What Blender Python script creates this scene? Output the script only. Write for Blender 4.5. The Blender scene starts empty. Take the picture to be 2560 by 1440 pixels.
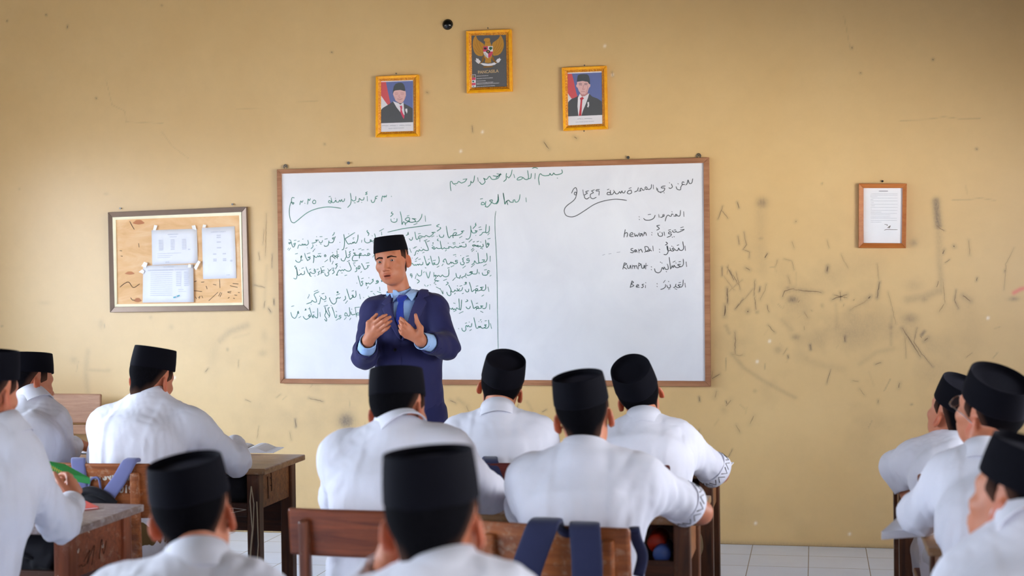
import bpy, bmesh, math, random
import numpy as np
from mathutils import Vector, Matrix

random.seed(7)
SC = bpy.context.scene
COL = SC.collection
PI = math.pi

# ------------------------------------------------------------------ camera, light, exposure
F = 3700.0                                   # focal length in pixels of the 2560x1440 frame
YAW, PITCH, ROLL = 0.2024, 0.0103, -0.0113
CAM = np.array([0.6075, -8.1611, 1.5006])


def cam_axes():
    cy, sy = math.cos(YAW), math.sin(YAW)
    fwd = np.array([-sy * math.cos(PITCH), cy * math.cos(PITCH), -math.sin(PITCH)])
    right = np.array([cy, sy, 0.0])
    up = np.cross(right, fwd)
    return right * math.cos(ROLL) + up * math.sin(ROLL), -right * math.sin(ROLL) + up * math.cos(ROLL), fwd


CR, CU, CF = cam_axes()
cam_data = bpy.data.cameras.new('camera')
cam = bpy.data.objects.new('camera', cam_data)
COL.objects.link(cam)
cam.matrix_world = Matrix(((CR[0], CU[0], -CF[0], CAM[0]), (CR[1], CU[1], -CF[1], CAM[1]),
                           (CR[2], CU[2], -CF[2], CAM[2]), (0, 0, 0, 1)))
cam_data.sensor_width = 36.0
cam_data.lens = F / 2560.0 * 36.0
cam_data.clip_start = 0.05
cam_data.clip_end = 200
cam_data.dof.use_dof = True
cam_data.dof.focus_distance = 7.05
cam_data.dof.aperture_fstop = 3.2
SC.camera = cam

SC.view_settings.view_transform = 'Standard'
SC.view_settings.look = 'None'
SC.view_settings.gamma = 1.0
SC.view_settings.use_curve_mapping = False
SC.view_settings.exposure = 0.40

# room (metres): the wall with the whiteboard is y = 0, the floor z = 0
XL, XR, YB, ZC = -4.75, 2.55, -9.6, 3.55
WIN_L = [(-3.5, -1.4), (-6.2, -4.0), (-9.0, -6.8)]  # out of view; rearmost opening added to light the boys' backs
WIN_R = [(-4.6, -2.1), (-9.1, -6.6)]  # out of view; rear opening added to brighten backs and sleeves
SILL, HEAD, HEAD_R = 0.95, 2.35, 2.0
SKY_LEFT, SKY_RIGHT = 19.5, 26.0

# daylight: bright overcast sky, ground outside lit by it
W = bpy.data.worlds.new('world')
SC.world = W
W.use_nodes = True
nt = W.node_tree
for n in list(nt.nodes):
    nt.nodes.remove(n)
_o = nt.nodes.new('ShaderNodeOutputWorld')
_b = nt.nodes.new('ShaderNodeBackground')
_s = nt.nodes.new('ShaderNodeSeparateXYZ')
_m = nt.nodes.new('ShaderNodeMapRange')
_t = nt.nodes.new('ShaderNodeTexCoord')
nt.links.new(_t.outputs['Generated'], _s.inputs[0])
nt.links.new(_s.outputs['Z'], _m.inputs['Value'])
_m.inputs['From Min'].default_value = -1
_m.inputs['From Max'].default_value = 1


def sky_ramp(stops):
    r = nt.nodes.new('ShaderNodeValToRGB')
    e = r.color_ramp.elements
    e[0].position, e[0].color = stops[0][0], tuple(stops[0][1]) + (1,)
    e[1].position, e[1].color = stops[-1][0], tuple(stops[-1][1]) + (1,)
    for pos, c in stops[1:-1]:
        k = e.new(pos)
        k.color = tuple(c) + (1,)
    nt.links.new(_m.outputs[0], r.inputs[0])
    return r.outputs[0]


# left of the room: open blue-white sky over shaded ground; right: sunlit yard beyond a shaded strip, hazy sky
SKY_L = sky_ramp([(0.0, (.03, .03, .03)), (0.30, (.06, .06, .06)), (0.42, (.20, .20, .20)), (0.48, (.30, .32, .34)), (0.53, (.68, .77, .88)), (1.0, (.62, .76, .94))])
SKY_R = sky_ramp([(0.0, (.02, .02, .02)), (0.325, (.04, .035, .03)), (0.365, (1.0, .95, .86)), (0.48, (1.0, .96, .88)), (0.51, (.50, .51, .53)), (1.0, (.42, .46, .54))])
_xm = nt.nodes.new('ShaderNodeMapRange')
nt.links.new(_s.outputs['X'], _xm.inputs['Value'])
_xm.inputs['From Min'].default_value = -0.05
_xm.inputs['From Max'].default_value = 0.05
_w = nt.nodes.new('ShaderNodeMix')
_w.data_type = 'RGBA'
nt.links.new(_xm.outputs[0], _w.inputs[0])
nt.links.new(SKY_L, _w.inputs[6])
nt.links.new(SKY_R, _w.inputs[7])
nt.links.new(_w.outputs[2], _b.inputs[0])
_q = nt.nodes.new('ShaderNodeMapRange')
nt.links.new(_xm.outputs[0], _q.inputs['Value'])
_q.inputs['To Min'].default_value = SKY_LEFT
_q.inputs['To Max'].default_value = SKY_RIGHT
nt.links.new(_q.outputs[0], _b.inputs[1])
nt.links.new(_b.outputs[0], _o.inputs[0])


def portal(name, loc, direction, sx, sy):
    """guides the daylight sampling through a window opening; gives off nothing itself"""
    l = bpy.data.lights.new(name, 'AREA')
    l.shape = 'RECTANGLE'
    l.size, l.size_y, l.energy = sx, sy, 1.0
    l.cycles.is_portal = True
    o = bpy.data.objects.new(name, l)
    COL.objects.link(o)
    o.location = loc
    o.rotation_euler = Vector(direction).to_track_quat('-Z', 'Z').to_euler()
    return o


for a, b in WIN_L:
    portal('daylight_left', (XL - 0.15, (a + b) / 2, (SILL + HEAD) / 2), (1, 0, 0), b - a, HEAD - SILL)
for a, b in WIN_R:
    portal('daylight_right', (XR + 0.15, (a + b) / 2, (SILL + HEAD_R) / 2), (-1, 0, 0), b - a, HEAD_R - SILL)

SC.cycles.max_bounces = 7
SC.cycles.diffuse_bounces = 5
SC.cycles.glossy_bounces = 3
SC.cycles.transmission_bounces = 4
SC.cycles.caustics_reflective = False
SC.cycles.caustics_refractive = False
SC.cycles.sample_clamp_indirect = 6


# ------------------------------------------------------------------ pixel -> world helpers
def ray(X, Y):
    return CF + CR * (X - 1280) / F - CU * (Y - 720) / F


def py(X, Y, y):
    d = ray(X, Y)
    return CAM + d * ((y - CAM[1]) / d[1])


def pz(X, Y, z):
    d = ray(X, Y)
    return CAM + d * ((z - CAM[2]) / d[2])


def lin(r, g, b):
    f = lambda v: ((v / 255 + 0.055) / 1.055) ** 2.4 if v > 10 else v / 255 / 12.92
    return (f(r), f(g), f(b), 1.0)


# ------------------------------------------------------------------ materials
MATS = {}


class NT:
    def __init__(s, name, rough=0.6, spec=0.4):
        s.m = bpy.data.materials.new(name)
        s.m.use_nodes = True
        s.t = s.m.node_tree
        s.bsdf = s.t.nodes['Principled BSDF']
        s.bsdf.inputs['Roughness'].default_value = rough
        s.bsdf.inputs['Specular IOR Level'].default_value = spec
        MATS[name] = s.m

    def n(s, kind, **kw):
        x = s.t.nodes.new(kind)
        for k, v in kw.items():
            setattr(x, k, v)
        return x

    def l(s, a, b):
        s.t.links.new(a, b)

    def coord(s, scale=(1, 1, 1), which='Object'):
        c = s.n('ShaderNodeTexCoord')
        mp = s.n('ShaderNodeMapping')
        mp.inputs['Scale'].default_value = scale
        s.l(c.outputs[which], mp.inputs[0])
        return mp.outputs[0]

    def noise(s, vec, scale, detail=4, rough=0.55, dist=0.0):
        x = s.n('ShaderNodeTexNoise')
        x.inputs['Scale'].default_value = scale
        x.inputs['Detail'].default_value = detail
        x.inputs['Roughness'].default_value = rough
        x.inputs['Distortion'].default_value = dist
        s.l(vec, x.inputs['Vector'])
        return x.outputs[0]

    def ramp(s, fac, stops):
        r = s.n('ShaderNodeValToRGB')
        e = r.color_ramp.elements
        e[0].position, e[0].color = stops[0]
        e[1].position, e[1].color = stops[-1]
        for p, c in stops[1:-1]:
            k = e.new(p)
            k.color = c
        s.l(fac, r.inputs[0])
        return r.outputs[0]

    def mix(s, fac, a, b, mode='MIX'):
        x = s.n('ShaderNodeMix', data_type='RGBA', blend_type=mode)
        for inp, v in ((0, fac), (6, a), (7, b)):
            if isinstance(v, (int, float)):
                x.inputs[inp].default_value = v
            elif isinstance(v, tuple):
                x.inputs[inp].default_value = v
            else:
                s.l(v, x.inputs[inp])
        return x.outputs[2]

    def base(s, v):
        if isinstance(v, tuple):
            s.bsdf.inputs['Base Color'].default_value = v
        else:
            s.l(v, s.bsdf.inputs['Base Color'])

    def bump(s, h, strength=0.2, dist=0.01):
        b = s.n('ShaderNodeBump')
        b.inputs['Strength'].default_value = strength
        b.inputs['Distance'].default_value = dist
        s.l(h, b.inputs['Height'])
        s.l(b.outputs[0], s.bsdf.inputs['Normal'])


def plain(name, col, rough=0.6, spec=0.4, var=0.08, scale=30, sheen=0.0, metal=0.0, bump=0.0):
    m = NT(name, rough, spec)
    v = m.noise(m.coord(), scale, 3)
    d = tuple(max(0, x * (1 - var)) for x in col[:3]) + (1,)
    u = tuple(min(1, x * (1 + var)) for x in col[:3]) + (1,)
    m.base(m.ramp(v, [(0.3, d), (0.7, u)]))
    if sheen:
        m.bsdf.inputs['Sheen Weight'].default_value = sheen
        m.bsdf.inputs['Sheen Roughness'].default_value = 0.4
    m.bsdf.inputs['Metallic'].default_value = metal
    if bump:
        m.bump(v, bump, 0.004)
    return m.m


def wood(name, dark, light, axis='X', rough=0.45, worn=0.0, worncol=(0.6, 0.55, 0.5, 1), scale=1.0):
    m = NT(name, rough, 0.35)
    st = {'X': (1.2, 16, 16), 'Y': (16, 1.2, 16), 'Z': (16, 16, 1.2)}[axis]
    v = m.coord(tuple(k * scale for k in st))
    g = m.noise(v, 3.0, 5, 0.6, 0.6)
    col = m.ramp(g, [(0.28, dark), (0.52, tuple((a + b) / 2 for a, b in zip(dark, light))), (0.75, light)])
    big = m.noise(m.coord(), 3.0, 3)
    col = m.mix(m.ramp(big, [(0.35, (0, 0, 0, 1)), (0.7, (0.5, 0.5, 0.5, 1))]), col, tuple(x * 0.55 for x in dark[:3]) + (1,))
    if worn:
        w = m.noise(m.coord((1, 1, 1)), 26.0, 6, 0.75, 0.4)
        f = m.ramp(w, [(0.60 - 0.12 * worn, (0, 0, 0, 1)), (0.76, (worn, worn, worn, 1))])
        col = m.mix(f, col, worncol)
    m.base(col)
    m.bump(g, 0.12, 0.002)
    return m.m


def make_materials():
    # front wall: ochre distemper, dirt and scuffs painted by a mesh attribute
    m = NT('wall_paint', 0.40, 0.75)
    big = m.noise(m.coord(), 0.9, 4, 0.6)
    c = m.ramp(big, [(0.3, lin(211, 175, 117)), (0.7, lin(219, 186, 131))])
    fine = m.noise(m.coord(), 14, 6, 0.7)
    c = m.mix(m.ramp(fine, [(0.35, (0, 0, 0, 1)), (0.75, (0.16, 0.16, 0.16, 1))]), c, lin(186, 158, 114))
    at = m.n('ShaderNodeAttribute', attribute_name='dirt')
    brk = m.noise(m.coord((1, 1, 1)), 70, 4, 0.7)
    brk2 = m.noise(m.coord((1, 1, 0.35)), 130, 3, 0.7)
    mul = m.n('ShaderNodeMath', operation='MULTIPLY')
    sm = m.n('ShaderNodeMath', operation='MULTIPLY_ADD')
    m.l(m.ramp(brk, [(0.3, (0.75, 0.75, 0.75, 1)), (0.65, (1, 1, 1, 1))]), sm.inputs[0])
    m.l(m.ramp(brk2, [(0.35, (0.75, 0.75, 0.75, 1)), (0.65, (1, 1, 1, 1))]), sm.inputs[1])
    sm.inputs[2].default_value = 0.0
    m.l(sm.outputs[0], mul.inputs[0])
    sep = m.n('ShaderNodeSeparateColor')
    m.l(at.outputs['Color'], sep.inputs[0])
    m.l(sep.outputs[0], mul.inputs[1])
    c = m.mix(mul.outputs[0], c, lin(86, 74, 66))
    c = m.mix(sep.outputs[1], c, lin(225, 120, 105))
    c = m.mix(sep.outputs[2], c, lin(245, 240, 228))
    m.base(c)
    m.bump(fine, 0.10, 0.004)

    plain('wall_plain', lin(168, 160, 146), 0.9, 0.1, 0.04, 4)
    plain('ceiling_dark', lin(104, 90, 74), 0.9, 0.1, 0.03, 4)  # unseen ceiling, toned dark brown so little light bounces off it

    m = NT('floor_tile', 0.45, 0.35)
    b = m.n('ShaderNodeTexBrick')
    b.offset = 0.0
    b.squash = 1.0
    b.inputs['Color1'].default_value = lin(226, 236, 255)
    b.inputs['Color2'].default_value = lin(220, 232, 255)
    b.inputs['Mortar'].default_value = lin(120, 112, 112)
    b.inputs['Scale'].default_value = 1.0
    b.inputs['Mortar Size'].default_value = 0.0022
    b.inputs['Mortar Smooth'].default_value = 0.1
    b.inputs['Brick Width'].default_value = 0.3
    b.inputs['Row Height'].default_value = 0.3
    mp = m.n('ShaderNodeMapping')
    tc = m.n('ShaderNodeTexCoord')
    mp.inputs['Location'].default_value = (-0.2583, 0.2773, 0)
    m.l(tc.outputs['Object'], mp.inputs[0])
    m.l(mp.outputs[0], b.inputs['Vector'])
    n = m.noise(m.coord(), 5, 4)
    m.base(m.mix(m.ramp(n, [(0.4, (0, 0, 0, 1)), (0.8, (0.25, 0.25, 0.25, 1))]), b.outputs[0], lin(200, 208, 228)))

    wood('board_frame_wood', lin(150, 98, 66), lin(192, 138, 100), 'X', 0.55, 0.15, lin(110, 70, 45))
    wood('desk_wood', lin(92, 52, 28), lin(168, 106, 60), 'X', 0.42, 0.25, lin(200, 180, 150))
    wood('desk_top_wood', lin(120, 82, 52), lin(188, 146, 104), 'X', 0.35, 0.5, lin(214, 200, 184))
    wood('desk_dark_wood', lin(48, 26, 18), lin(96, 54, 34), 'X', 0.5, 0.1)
    wood('leg_wood', lin(62, 36, 24), lin(122, 74, 46), 'Z', 0.42, 0.15, lin(180, 160, 140))
    wood('red_desk_wood', lin(104, 50, 30), lin(160, 88, 56), 'X', 0.45, 0.45, lin(204, 180, 160))
    wood('red_leg_wood', lin(104, 50, 30), lin(156, 84, 52), 'Z', 0.45, 0.4, lin(200, 176, 156))
    wood('gray_top_wood', lin(112, 92, 88), lin(158, 138, 132), 'X', 0.35, 0.8, lin(206, 200, 200))
    wood('chair_wood', lin(84, 38, 22), lin(150, 78, 44), 'X', 0.34, 0.1, lin(190, 150, 120))
    wood('worn_chair_wood', lin(112, 56, 28), lin(186, 110, 60), 'X', 0.4, 0.6, lin(206, 176, 150))
    wood('dark_chair_wood', lin(70, 26, 26), lin(112, 50, 44), 'X', 0.34, 0.1)
    wood('chair_post_wood', lin(80, 40, 26), lin(140, 78, 50), 'Z', 0.36, 0.25, lin(200, 170, 150))
    wood('pale_chair_wood', lin(150, 104, 78), lin(192, 148, 116), 'X', 0.5, 0.2, lin(120, 80, 60))
    wood('doc_frame_wood', lin(176, 98, 40), lin(206, 130, 66), 'X', 0.42)
    plain('notice_frame', lin(118, 98, 84), 0.32, 0.5, 0.06, 12, metal=0.35)
    plain('notice_fillet', lin(255, 246, 214), 0.35, 0.5, 0.03, 20)
    m = NT('notice_panel', 0.6, 0.3)
    a = m.noise(m.coord((1, 1, 3.0)), 4.0, 5, 0.6, 1.2)
    c = m.ramp(a, [(0.3, lin(220, 172, 118)), (0.5, lin(232, 188, 138)), (0.72, lin(238, 204, 160))])
    m.base(c)

    m = NT('gold_frame', 0.35, 0.6)
    m.base(m.ramp(m.noise(m.coord(), 60, 4), [(0.35, lin(246, 160, 4)), (0.7, lin(255, 188, 18))]))
    m.bsdf.inputs['Metallic'].default_value = 0.15
    m = NT('gold_frame_ornate', 0.4, 0.6)
    vz = m.n('ShaderNodeTexVoronoi')
    vz.inputs['Scale'].default_value = 160
    m.l(m.coord(), vz.inputs['Vector'])
    m.base(m.ramp(vz.outputs['Distance'], [(0.15, lin(252, 190, 50)), (0.55, lin(206, 122, 10))]))
    m.bump(vz.outputs['Distance'], 0.6, 0.003)
    m.bsdf.inputs['Metallic'].default_value = 0.15

    m = NT('whiteboard_surface', 0.22, 0.55)
    n1 = m.noise(m.coord(), 2.2, 5, 0.6, 0.8)
    m.base(m.ramp(n1, [(0.3, lin(220, 221, 228)), (0.7, lin(232, 233, 238))]))
    m.l(m.ramp(n1, [(0.3, (0.22, 0.22, 0.22, 1)), (0.7, (0.27, 0.27, 0.27, 1))]), m.bsdf.inputs['Roughness'])
    m = NT('ink_green', 0.5, 0.3)
    m.base(m.ramp(m.noise(m.coord(), 30, 2), [(0.3, lin(34, 104, 88)), (0.7, lin(78, 142, 126))]))
    m = NT('ink_black', 0.5, 0.3)
    m.base(m.ramp(m.noise(m.coord(), 30, 2), [(0.3, lin(50, 56, 60)), (0.7, lin(92, 98, 102))]))

    plain('paper_white', lin(236, 238, 246), 0.75, 0.2, 0.02, 10)
    plain('paper_print', lin(208, 211, 222), 0.8, 0.1, 0.05, 60)
    plain('tape_white', lin(244, 243, 240), 0.4, 0.3, 0.03, 20)
    plain('nail_steel', lin(92, 90, 88), 0.35, 0.6, 0.1, 40, metal=0.8)
    plain('black_plastic', lin(10, 12, 12), 0.18, 0.6, 0.1, 40)

    plain('scuff_dark', lin(116, 96, 76), 0.8, 0.1, 0.25, 200)
    plain('scuff_mid', lin(148, 124, 94), 0.8, 0.1, 0.15, 200)
    plain('scuff_faint', lin(178, 150, 110), 0.8, 0.1, 0.08, 200)

    # people
    m = NT('skin', 0.48, 0.35)
    at = m.n('ShaderNodeAttribute', attribute_name='tint')
    n = m.noise(m.coord(), 40, 3)
    c = m.mix(m.ramp(n, [(0.35, (0, 0, 0, 1)), (0.7, (0.22, 0.22, 0.22, 1))]), lin(188, 121, 92), lin(164, 96, 70))
    m.base(m.mix(1.0, c, at.outputs['Color'], 'MULTIPLY'))
    m.bsdf.inputs['Subsurface Weight'].default_value = 0.12
    m.bsdf.inputs['Subsurface Radius'].default_value = (0.012, 0.005, 0.003)
    m = NT('hair', 0.9, 0.04)
    at = m.n('ShaderNodeAttribute', attribute_name='tint')
    st = m.noise(m.coord((1, 1, 0.15)), 420, 2)
    c = m.ramp(st, [(0.3, lin(5, 5, 8)), (0.7, lin(14, 13, 17))])
    sep = m.n('ShaderNodeSeparateColor')
    m.l(at.outputs['Color'], sep.inputs[0])
    m.base(m.mix(sep.outputs[0], lin(84, 58, 47), c))
    m.bump(st, 0.3, 0.002)
    m = NT('velvet_black', 0.9, 0.1)
    n = m.noise(m.coord(), 500, 2)
    m.base(m.ramp(n, [(0.3, lin(5, 5, 11)), (0.7, lin(9, 9, 18))]))
    m.bsdf.inputs['Sheen Weight'].default_value = 0.05
    m.bsdf.inputs['Sheen Tint'].default_value = lin(90, 90, 130)
    m.bump(n, 0.2, 0.001)

    def cloth(name, col, var=0.03, rough=0.85, sheen=0.1, weave=900):
        m = NT(name, rough, 0.2)
        w = m.noise(m.coord(), weave, 2)
        b = m.noise(m.coord(), 9, 3)
        d = tuple(x * (1 - var) for x in col[:3]) + (1,)
        u = tuple(min(1, x * (1 + var)) for x in col[:3]) + (1,)
        m.base(m.ramp(b, [(0.3, d), (0.7, u)]))
        m.bsdf.inputs['Sheen Weight'].default_value = sheen
        m.bump(w, 0.08, 0.001)
    cloth('shirt_white', lin(217, 218, 230))
    cloth('shirt_blue', lin(158, 192, 240))
    cloth('suit_navy', lin(40, 41, 84), 0.06, 0.75, 0.05)
    cloth('lapel_navy', lin(44, 45, 90), 0.06, 0.7, 0.05)
    cloth('tie_blue', lin(36, 56, 150), 0.08, 0.5, 0.1)
    cloth('trousers_khaki', lin(104, 82, 50), 0.1)
    cloth('trousers_grey', lin(196, 196, 204), 0.05)
    cloth('trousers_navy', lin(36, 38, 80), 0.06)
    cloth('bag_navy', lin(38, 42, 72), 0.1, 0.8)
    cloth('bag_grey', lin(108, 112, 156), 0.06, 0.8)
    cloth('bag_black', lin(20, 20, 28), 0.1, 0.7)
    cloth('cuff_dark', lin(60, 56, 62), 0.3, 0.8)
    plain('shoe_black', lin(18, 17, 17), 0.35, 0.5)
    plain('eye_white', lin(190, 176, 168), 0.25, 0.5, 0.02)
    plain('eye_iris', lin(30, 18, 14), 0.15, 0.6, 0.1, 200)
    plain('mouth_dark', lin(70, 26, 26), 0.5, 0.3)
    plain('glasses_frame', lin(150, 140, 140), 0.2, 0.7, 0.05, 20, metal=0.9)
    m = NT('lens', 0.02, 0.5)
    m.bsdf.inputs['Transmission Weight'].default_value = 0.95
    m.bsdf.inputs['IOR'].default_value = 1.05
    m.base(lin(245, 247, 250))

    plain('booklet_green', lin(36, 150, 76), 0.5, 0.3, 0.05, 12)
    plain('booklet_red', lin(226, 84, 74), 0.5, 0.3, 0.04, 12)
    plain('booklet_pink', lin(190, 40, 84), 0.5, 0.3, 0.04, 12)
    plain('booklet_dark', lin(40, 50, 60), 0.5, 0.3, 0.04, 12)
    plain('yellow_print', lin(220, 210, 90), 0.5)
    plain('cord_cream', lin(204, 190, 160), 0.8, 0.1)
    plain('stencil_white', lin(200, 192, 180), 0.8, 0.1, 0.15, 160)
    plain('ink_pencil', lin(60, 42, 36), 0.8, 0.1, 0.1)
    plain('bottle_blue', lin(72, 100, 170), 0.35, 0.5)
    plain('bottle_red', lin(176, 44, 22), 0.4, 0.5)
    # printed colours of the wall pictures
    for k, v in dict(p_grey=(92, 92, 94), p_gold=(190, 138, 58), p_gold_dark=(138, 98, 44), p_white=(226, 224, 230), p_red=(208, 84, 92), p_rose=(206, 76, 104),
                     p_green=(44, 104, 84), p_black=(58, 58, 62), p_flag=(206, 92, 96), p_blue=(104, 116, 166), p_suit=(84, 86, 90), p_hat=(78, 84, 88),
                     p_skin=(222, 180, 178), p_skin_dark=(190, 136, 134), p_tie=(196, 72, 82), p_caption=(150, 152, 166), p_text=(196, 168, 130), p_blue_light=(124, 132, 184), p_hair=(110, 96, 100), p_teal=(22, 150, 170)).items():
        plain(k, lin(*v), 0.35, 0.45, 0.02, 40)


make_materials()


# ------------------------------------------------------------------ object bookkeeping
def tag(o, label=None, cat=None, group=None, kind=None):
    if label:
        o['label'] = label
    if cat:
        o['category'] = cat
    if group:
        o['group'] = group
    if kind:
        o['kind'] = kind
    return o


def thing(name, label, cat, loc=(0, 0, 0), rz=0.0, group=None):
    o = bpy.data.objects.new(name, None)
    o.empty_display_size = 0.1
    COL.objects.link(o)
    o.location = loc
    o.rotation_euler = (0, 0, rz)
    return tag(o, label, cat, group)


def link_mesh(name, me, mat, parent=None):
    o = bpy.data.objects.new(name, me)
    COL.objects.link(o)
    if mat is not None:
        me.materials.append(MATS[mat])
    if parent is not None:
        o.parent = parent
    return o


class MB:
    """collects simple shapes, then links them as ONE mesh object"""

    def __init__(s, off=(0, 0, 0)):
        s.v, s.f, s.off = [], [], np.array(off, float)

    def add(s, verts, faces):
        n = len(s.v)
        s.v += [tuple(np.asarray(p, float) - s.off) for p in verts]
        s.f += [tuple(i + n for i in f) for f in faces]
        return s

    def box(s, lo, hi):
        (a, b, c), (d, e, f) = lo, hi
        return s.add([(a, b, c), (d, b, c), (d, e, c), (a, e, c), (a, b, f), (d, b, f), (d, e, f), (a, e, f)],
                     [(3, 2, 1, 0), (4, 5, 6, 7), (0, 1, 5, 4), (1, 2, 6, 5), (2, 3, 7, 6), (3, 0, 4, 7)])

    def hexa(s, p):
        """eight corners: four below (ccw from above), four above"""
        return s.add(p, [(3, 2, 1, 0), (4, 5, 6, 7), (0, 1, 5, 4), (1, 2, 6, 5), (2, 3, 7, 6), (3, 0, 4, 7)])

    def prism(s, front, back):
        n = len(front)
        return s.add(list(front) + list(back), [tuple(range(n)), tuple(range(2 * n - 1, n - 1, -1))] +
                     [(i, i + n, (i + 1) % n + n, (i + 1) % n) for i in range(n)])

    def poly(s, pts):
        return s.add(pts, [tuple(range(len(pts)))])

    def tube(s, pts, r, seg=8, caps=True):
        pts = [np.asarray(p, float) for p in pts]
        rs = [r] * len(pts) if np.isscalar(r) else r
        vs, n = [], len(pts)
        ref = None
        for i, p in enumerate(pts):
            t = pts[min(i + 1, n - 1)] - pts[max(i - 1, 0)]
            t = t / (np.linalg.norm(t) + 1e-9)
            if ref is None:
                ref = np.array([0, 0, 1.0]) if abs(t[2]) < 0.9 else np.array([1.0, 0, 0])
            u = ref - t * (ref @ t)
            u /= np.linalg.norm(u) + 1e-9
            ref = u
            w = np.cross(t, u)
            vs += [p + rs[i] * (u * math.cos(a) + w * math.sin(a)) for a in (2 * PI * k / seg for k in range(seg))]
        fs = [(i * seg + k, i * seg + (k + 1) % seg, (i + 1) * seg + (k + 1) % seg, (i + 1) * seg + k) for i in range(n - 1) for k in range(seg)]
        if caps:
            fs += [tuple(range(seg - 1, -1, -1)), tuple((n - 1) * seg + k for k in range(seg))]
        return s.add(vs, fs)

    def ball(s, c, r, nu=14, nv=9):
        c = np.asarray(c, float)
        r = np.asarray(r if not np.isscalar(r) else (r, r, r), float)
        vs = [c + r * np.array([0, 0, 1.0])]
        for j in range(1, nv):
            for i in range(nu):
                a, b = PI * j / nv, 2 * PI * i / nu
                vs.append(c + r * np.array([math.sin(a) * math.cos(b), math.sin(a) * math.sin(b), math.cos(a)]))
        vs.append(c - r * np.array([0, 0, 1.0]))
        fs = [(0, 1 + i, 1 + (i + 1) % nu) for i in range(nu)]
        for j in range(nv - 2):
            fs += [(1 + j * nu + i, 1 + (j + 1) * nu + i, 1 + (j + 1) * nu + (i + 1) % nu, 1 + j * nu + (i + 1) % nu) for i in range(nu)]
        L = len(vs) - 1
        fs += [(L, 1 + (nv - 2) * nu + (i + 1) % nu, 1 + (nv - 2) * nu + i) for i in range(nu)]
        return s.add(vs, fs)

    def loft(s, rings, close=True, cap0=True, cap1=True):
        n = len(rings[0])
        vs = [p for r in rings for p in r]
        m = n if close else n - 1
        fs = [(j * n + i, j * n + (i + 1) % n, (j + 1) * n + (i + 1) % n, (j + 1) * n + i) for j in range(len(rings) - 1) for i in range(m)]
        if cap0:
            fs.append(tuple(range(n - 1, -1, -1)))
        if cap1:
            fs.append(tuple((len(rings) - 1) * n + i for i in range(n)))
        return s.add(vs, fs)

    def build(s, name, mat, parent=None, smooth=False, bevel=0.0, seg=2):
        me = bpy.data.meshes.new(name)
        me.from_pydata(s.v, [], s.f)
        bm = bmesh.new()
        bm.from_mesh(me)
        if bevel or smooth:
            bmesh.ops.recalc_face_normals(bm, faces=bm.faces)
        bm.to_mesh(me)
        bm.free()
        if smooth:
            me.polygons.foreach_set('use_smooth', [True] * len(me.polygons))
        o = link_mesh(name, me, mat, parent)
        if bevel:
            b = o.modifiers.new('bevel', 'BEVEL')
            b.width, b.segments, b.limit_method = bevel, seg, 'ANGLE'
        return o


def structure(name, mb, mat, **kw):
    o = mb.build(name, mat, **kw)
    return tag(o, kind='structure')


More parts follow.
